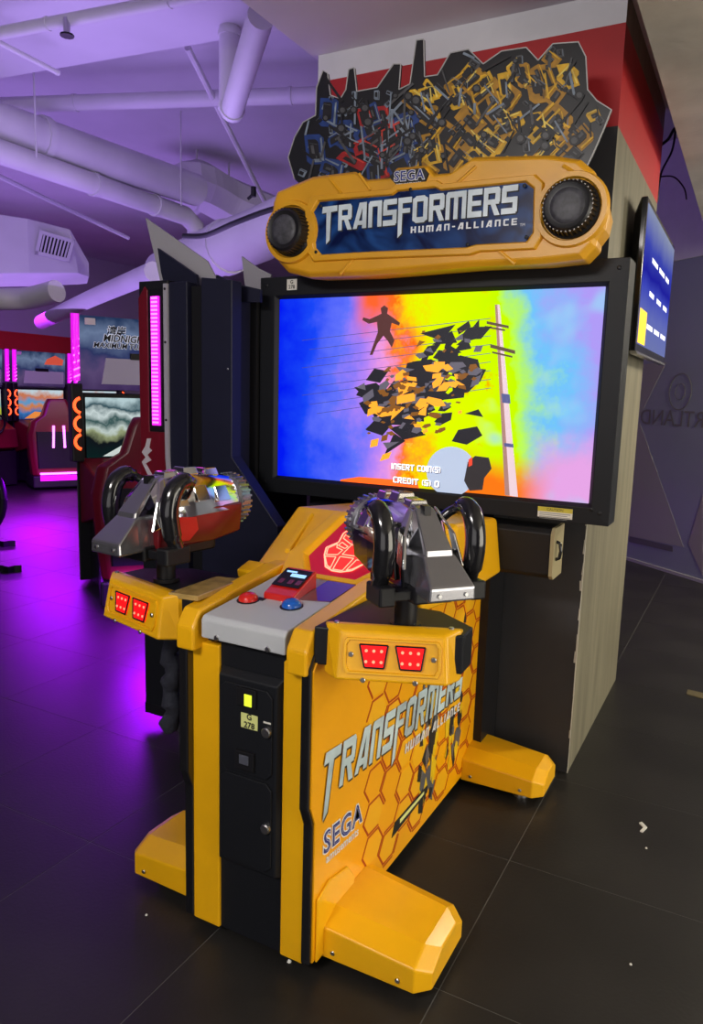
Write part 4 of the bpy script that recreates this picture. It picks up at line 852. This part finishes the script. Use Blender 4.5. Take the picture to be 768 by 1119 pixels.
gun(LGB, math.radians(-7), DRED, 'dark red and chrome gun with black grips on the left tray', .92)
for x, y, z in (RG, LG): build(MB().tube([(x, y, .895), (x, y, z+.005)], .026, 18), 'gun_post', BLK, AC, smooth=40); build(MB().tube([(x, y, .898), (x, y, .908)], .036, 18), 'post_collar', BLK, AC, smooth=40)
# hanging cable sleeve under the left tray
rs = random.Random(3)
sl = px(187, 705, 1, -.74)
pth = [Vector((sl.x + .008*math.sin(k*1.3), sl.y + .006*math.cos(k*1.9), .79-.024*k)) for k in range(20)]
build(MB().tube(pth, [.028 + .006*math.sin(k*2.2) for k in range(20)], 12), 'cable_sleeve', mat('dark_sleeve_fabric', (.02, .022, .035), .85, bump=.5, bscale=60), AC, smooth=60)
# ================================================================== TALL DARK CABINET LEFT OF THE SHOOTER
TC_ = thing('racing_cabinet', 'tall navy machine seen from behind, with red pillar and pink LED strip', 'arcade cabinet', (-.92, .1, 0), world=True)
Y0 = -.2
build(MB().box(-1.125, -.72, Y0+.045, .42, .05, 1.80), 'cabinet_body', NAVY, TC_, bevel=.004)
build(MB().box(-1.135, -.985, Y0, Y0+.045, .05, 1.835), 'side_pillar', BLKM, TC_, bevel=.004)
rp_ = build(MB().xz([(-1.133, .9), (-.998, .9), (-.998, 1.25), (-1.085, 1.25), (-1.085, 1.80), (-1.10, 1.815), (-1.133, 1.77)], Y0-.006, Y0), 'red_trim_panel', CARRED, TC_, bevel=.002)
lr = build(MB().box(-1.083, -1.0, Y0-.004, Y0, 1.255, 1.80), 'led_recess', BLKG, TC_)
build(MB().box(-1.066, -1.024, Y0-.010, Y0-.004, 1.276, 1.775), 'led_diffuser', PINKGLOW, lr)
ls = MB()
for k in range(33): z = 1.284 + k*.0150; ls.box(-1.060, -1.031, Y0-.014, Y0-.009, z, z+.0075)
build(ls, 'led_row', PINKLED, lr)
logo = [(-1.095, 1.222), (-1.075, 1.222), (-1.085, 1.185), (-1.07, 1.175), (-1.095, 1.155), (-1.075, 1.135), (-1.105, 1.12), (-1.07, 1.075), (-1.09, 1.068), (-1.125, 1.125), (-1.105, 1.145), (-1.125, 1.165), (-1.105, 1.19)]
build(MB().xz(logo, Y0-.009, Y0-.006), 'pillar_mark', mat('pale_mark', (.55, .5, .55), .4), TC_)
tr_ = MB(); pa = [(-.990, 1.82), (-.990, 1.30), (-.988, 1.15), (-.975, 1.02), (-.955, .93)]
tr_.loft([[(x-.009, Y0-.012, z), (x+.009, Y0-.012, z), (x+.009, Y0+.01, z), (x-.009, Y0+.01, z)] for x, z in pa]); ed_ = build(tr_, 'edge_trim', mat('pale_edge_trim', (.5, .48, .55), .35, .3), TC_)
for z in (1.80, 1.60, 1.30): disc((-.990, Y0-.012, z), (0, -1, 0), .005, .003, BLK, 'bolt', ed_, 8)
build(MB().box(-.978, -.888, Y0-.004, Y0+.05, .05, 1.825), 'back_panel', NAVY, TC_, bevel=.003)
build(MB().xz([(-.815, .05), (-.46, .05), (-.46, .93), (-.672, 1.175), (-.672, 1.82), (-.815, 1.835)], Y0-.01, Y0+.05), 'back_panel', NAVY, TC_, bevel=.003)
build(MB().box(-.885, -.818, Y0+.02, Y0+.05, .05, 1.81), 'recess_strip', BLK, TC_)
build(MB().box(-.72, -.69, -.03, .3, 1.03, 1.81), 'inner_panel', BLK, TC_)
for x, z in ((-.69, 1.5), (-.83, 1.12)): disc((x if x > -.7 else -.80, Y0-.01, z), (0, -1, 0), .004, .002, STEEL, 'bolt', TC_, 8)
def finp(pts, y, m, nm, th=.01):
    build(MB().prism([px(a, b, 1, y) for a, b in pts], (0, th, 0)), nm, m, TC_)
finp([(159, 238), (193, 262), (226, 285), (240, 312), (176, 312), (170, 285)], -.06, GREYB, 'topper_back')
finp([(172, 271), (214, 300), (216, 314), (180, 314), (176, 298)], -.14, NAVY, 'topper_brace', .015)
finp([(236, 300), (258, 310), (284, 316), (284, 330), (236, 330)], -.10, NAVY, 'topper_brace', .015)
finp([(264, 280), (282, 293), (296, 300), (292, 320), (268, 316)], .1, GREYB, 'topper_back')
build(MB().box(-1.135, -.46, Y0-.002, Y0+.04, .045, .09), 'base_plate', BLK, TC_)
for x in (-.95, -.55): disc((x, Y0+.02, 0), (0, 0, 1), .02, .05, STEEL, 'levelling_pad', TC_)
# ================================================================== RACING MACHINES
def racing_cabinet(loc, rz, label, tint, title, hue):
    t = thing('racing_cabinet', label, 'arcade cabinet', loc, rz, 'racing machines')
    build(MB().hexa([(-.48, .06, .03), (.48, .06, .03), (.48, .06, 1.38), (-.48, .06, 1.38)], [(-.30, .42, .03), (.30, .42, .03), (.30, .42, 1.30), (-.30, .42, 1.30)]), 'cabinet_body', BLK, t, bevel=.01)
    build(MB().loft([[(-.42, -.30, .55), (.42, -.30, .55), (.42, -.25, .80), (-.42, -.25, .80)], [(-.46, .07, .45), (.46, .07, .45), (.46, .07, .93), (-.46, .07, .93)]]), 'dashboard', CARRED, t, bevel=.015)
    build(MB().box(-.40, .40, -.25, .07, .03, .5), 'lower_body', BLK, t)
    sc_ = build(MB().box(-.41, .41, .035, .06, .92, 1.345), 'race_screen', ramp_screen('race_picture_'+tint, 2, .93, 1.33, hue, .8, .22, 9), t)
    build(MB().box(-.43, .43, .045, .07, .90, 1.365), 'screen_bezel', BLK, t)
    build(MB().prism([(-.30, .034, .93), (.18, .034, .93), (.0, .034, 1.02), (-.12, .034, 1.03)], (0, .002, 0)), 'picture_car', glow('race_car_'+tint, (190, 205, 200) if tint == 'b' else (230, 150, 60), .7), sc_)
    # lit header board
    hb = build(MB().hexa([(-.44, .03, 1.40), (.44, .03, 1.40), (.44, .09, 1.40), (-.44, .09, 1.40)], [(-.44, .0, 1.90), (.44, .0, 1.90), (.44, .06, 1.90), (-.44, .06, 1.90)]), 'header_board', ramp_screen('header_picture_'+tint, 2, 1.40, 1.90, [(0, (80, 60, 110)), (.3, (110, 90, 140)), (.5, (60, 70, 120)), (.75, (130, 150, 190)), (1, (50, 70, 110))], .55, .25, 7), t)
    build(MB().hexa([(-.30, .012, 1.44), (.40, .012, 1.44), (.40, .03, 1.44), (-.30, .03, 1.44)], [(-.27, .0, 1.62), (.40, .0, 1.62), (.40, .03, 1.62), (-.27, .03, 1.62)]), 'header_panel', mat('header_grey_panel', (.30, .28, .34), .4, emit=.12, ecol=(.6, .5, .7)), hb)
    build(MB().box(-.10, .12, -.004, .03, 1.615, 1.66), 'header_slot', BLK, hb)
    if title:
        for s_, x, z, sz in (('\u6e7e\u5cb8', -.20, 1.805, .065), ('MIDNIGHT', -.13, 1.755, .066), ('MAXIMUM TUNE', -.17, 1.705, .05)):
            text_part('header_lettering_edge', s_, sz, mat('header_white', (.7, .72, .8), .4, emit=.3, ecol=(.8, .85, 1)), hb, (x, -.001, z), (1, 0, 0), (0, -.06, 1), offset=sz*.07, shear=.2, extrude=.002)
            text_part('header_lettering', s_, sz, INK, hb, (x, -.005, z), (1, 0, 0), (0, -.06, 1), offset=sz*.02, shear=.2, extrude=.001)
    else:
        build(MB().prism([(.05, -.004, 1.72), (.38, -.004, 1.72), (.40, -.006, 1.80), (.25, -.006, 1.86), (.10, -.006, 1.80)], (0, .004, 0)), 'header_car', glow('header_car', (210, 90, 60), .6), hb)
    build(MB().box(-.41, -.34, -.006, .004, 1.84, 1.885), 'header_tag', LABEL_W, hb)
    for sg in (-1, 1):
        lp = build(MB().tube([(sg*.485, -.02, 1.46), (sg*.485, -.04, 1.905)], .028, 10), 'led_column', PINKGLOW, t, smooth=40)
        lm = MB()
        for k in range(9): z = 1.475+k*.048; lm.add([(sg*.485-.02, -.052, z), (sg*.485+.02, -.052, z+.018), (sg*.485+.02, -.052, z+.03), (sg*.485-.02, -.052, z+.012)], [(0, 1, 2, 3)])
        build(lm, 'led_marks', PINKLED, lp)
        build(MB().box(sg*.485-.04, sg*.485+.04, -.04, .06, .90, 1.44), 'ring_lamp_panel', BLK, t, bevel=.01)
        for k in range(3):
            zc = 1.29 - k*.125; cxx = sg*.485 + sg*.03 * (-1)
            pth = [Vector((sg*.485 - sg*.03 + sg*.052*math.cos(math.radians(a_)), -.045, zc + .052*math.sin(math.radians(a_)))) for a_ in range(-75, 76, 15)]
            build(MB().tube(pth, .011, 8), 'ring_lamp', ORLED, t, smooth=60)
    n = 24; wh = MB().tube([Vector((.17*math.cos(2*math.pi*k/n), -.34 - .06*math.sin(2*math.pi*k/n), .86 + .15*math.sin(2*math.pi*k/n))) for k in range(n+1)], .015, 8)
    sw = build(wh, 'steering_wheel', BLK, t, smooth=60); build(MB().tube([(0, -.34, .86), (0, -.2, .80)], .05, 12), 'steering_column', BLK, sw, smooth=40)
    return t
def racing_seat(t, loc, rz):
    def rg(z, w, y0, y1, c=.05): return [(-w+c, y0, z), (w-c, y0, z), (w, y0+c, z), (w, y1-c, z), (w-c, y1, z), (-w+c, y1, z), (-w, y1-c, z), (-w, y0+c, z)]
    sh_ = build(MB().loft([rg(.2, .33, .0, .28), rg(.45, .36, -.02, .26), rg(.75, .38, -.04, .2), rg(.93, .34, -.05, .15), rg(1.02, .2, -.05, .13, .03), rg(1.18, .15, -.05, .1, .03), rg(1.24, .12, -.04, .08, .03)]), 'racing_seat', CARRED, t, bevel=.015, smooth=40)
    sh_.location = loc; sh_.rotation_euler[2] = rz; sh_['label'] = 'red bucket seat with violet light bars on its back'
    build(MB().box(-.34, .34, -.02, .5, .03, .2), 'seat_base', BLK, sh_, bevel=.02)
    build(MB().loft([rg(.3, .27, -.03, .0, .01), rg(.8, .29, -.055, -.03, .01)]), 'shell_inset', BLK, sh_)
    build(MB().box(-.30, .30, .2, .5, .2, .42), 'cushion', BLK, sh_, bevel=.03)
    for x in (-.065, .065):
        build(MB().hexa([(x*1.15-.013, -.062, .58), (x*1.15+.013, -.062, .58), (x*1.15+.013, -.03, .58), (x*1.15-.013, -.03, .58)], [(x-.013, -.075, .88), (x+.013, -.075, .88), (x+.013, -.04, .88), (x-.013, -.04, .88)]), 'led_bar', VIOLED, sh_)
    build(MB().box(-.25, .25, -.045, -.02, .215, .24), 'led_bar', VIOLED, sh_); build(MB().box(-.25, .25, -.04, -.02, .13, .2), 'led_diffuser', PINKGLOW, sh_)
    return sh_
hueA = [(0, (40, 60, 120)), (.25, (60, 120, 190)), (.45, (220, 130, 60)), (.6, (90, 160, 210)), (.8, (210, 120, 80)), (1, (200, 220, 230))]
hueB = [(0, (20, 40, 40)), (.3, (25, 30, 35)), (.42, (150, 160, 120)), (.5, (200, 215, 210)), (.62, (60, 90, 90)), (.75, (210, 225, 225)), (.85, (50, 80, 90)), (1, (190, 215, 220))]
hueC = [(0, (60, 60, 80)), (.3, (190, 200, 60)), (.5, (120, 170, 180)), (.7, (200, 210, 200)), (1, (220, 225, 230))]
R90 = math.radians(90)
def to_local(t, p):
    d = Vector(p) - Vector(t.location); a = -t.rotation_euler[2]; return (d.x*math.cos(a) - d.y*math.sin(a), d.x*math.sin(a) + d.y*math.cos(a), 0)
RB = math.radians(62)
cb = racing_cabinet((-2.86, 1.64, 0), RB, 'racing machine with lettered header board beside the red LED pillar', 'b', True, hueB)
racing_seat(cb, to_local(cb, (-2.28, 1.10, 0)), math.radians(48)-RB)
ca = racing_cabinet((-8.3, 5.24, 0), R90, 'far racing machine with orange car header behind the lit seat', 'a', False, hueA)
racing_seat(ca, to_local(ca, (-7.32, 4.66, 0)), math.radians(62)-R90)
racing_cabinet((-8.3, 4.15, 0), R90, 'far racing machine cut by the left picture edge', 'c', False, hueC)
racing_cabinet((-8.3, 6.33, 0), R90, 'far racing machine half hidden behind the lettered one', 'd', False, hueA)
# ---- ride-on bike game at the left edge
mt = thing('ride_on_bike', 'black and chrome ride-on bike cut by the left picture edge', 'arcade ride', (-4.2, 1.2, 0), 0, world=True)
b0 = px(-22, 540, 1, 1.3)
bw = Vector((b0.x, b0.y, 0)); ax = Vector((CR.x, CR.y, 0)).normalized()
n = 24; build(MB().tube([bw + ax*(.18*math.cos(2*math.pi*k/n)) + Vector((0, 0, .52+.26*math.sin(2*math.pi*k/n))) for k in range(n+1)], .035, 10), 'wheel', BLK, mt, smooth=60)
build(MB().tube([bw + ax*-.3 + Vector((0, 0, .75)), bw + ax*.02 + Vector((0, 0, .83)), bw + ax*.16 + Vector((0, 0, 1.0))], .02, 8), 'handlebar', CHROME, mt, smooth=60)
build(MB().tube([bw + ax*-.3 + Vector((0, 0, .7)), bw + ax*.14 + Vector((0, 0, .78))], .03, 8), 'fork', CHROME, mt, smooth=60)
build(MB().tube([bw + ax*-.1 + Vector((0, 0, .5)), bw + ax*.12 + Vector((0, 0, .45))], .04, 10), 'hub', CHROME, mt, smooth=60)
for X, Y in ((10, 625), (5, 597)):
    f_ = px(X, Y, 2, .0); build(MB().prism([f_ + ax*-.5, f_ + ax*.02, f_ + ax*.02 + Vector((0, 0, .05)), f_ + ax*-.5 + Vector((0, 0, .05))], (.05, .05, 0)), 'stand_bar', BLK, mt)
    build(MB().box(f_.x-.03, f_.x+.03, f_.y-.03, f_.y+.03, 0, .05), 'stand_foot', BLK, mt)
build(MB().prism([bw + ax*-.45 + Vector((0, 0, .05)), bw + ax*-.2 + Vector((0, 0, .05)), bw + ax*-.15 + Vector((0, 0, .8)), bw + ax*-.45 + Vector((0, 0, .9))], (.1, .12, 0)), 'bike_body', BLK, mt)
# ================================================================== LITTER
def litter(pts, label, m, h=.004):
    P = [px(a, b, 2, .0005) for a, b in pts]
    tag(build(MB().prism(P, (0, 0, h)), 'litter_scrap', m), label, 'litter')
pap = mat('white_scrap', (.7, .7, .66), .6)
litter([(698, 900), (701, 899), (707, 905), (702, 910), (699, 909), (703, 905)], 'bent white scrap on the floor right of the cabinet', pap)
litter([(751, 754), (768, 758), (768, 764), (750, 759)], 'small torn tan wrapper at the right edge of the floor', mat('tan_wrapper', (.12, .10, .05), .3))
for (x, y), lab in (((316, 1051), 'white crumb by the pedestal front corner'), ((160, 1000), 'white crumb on the floor left of the pedestal'), ((706, 927), 'tiny crumb below the bent white scrap'), ((689, 1054), 'grey crumb at lower right of the floor')):
    p = px(x, y, 2, 0); r = .004 if x != 316 else .006
    tag(build(MB().lathe((p.x, p.y, 0), (0, 0, 1), [(0, r), (r*.6, r*.8), (r, r*.3)], 6), 'litter_crumb', pap), lab, 'litter')
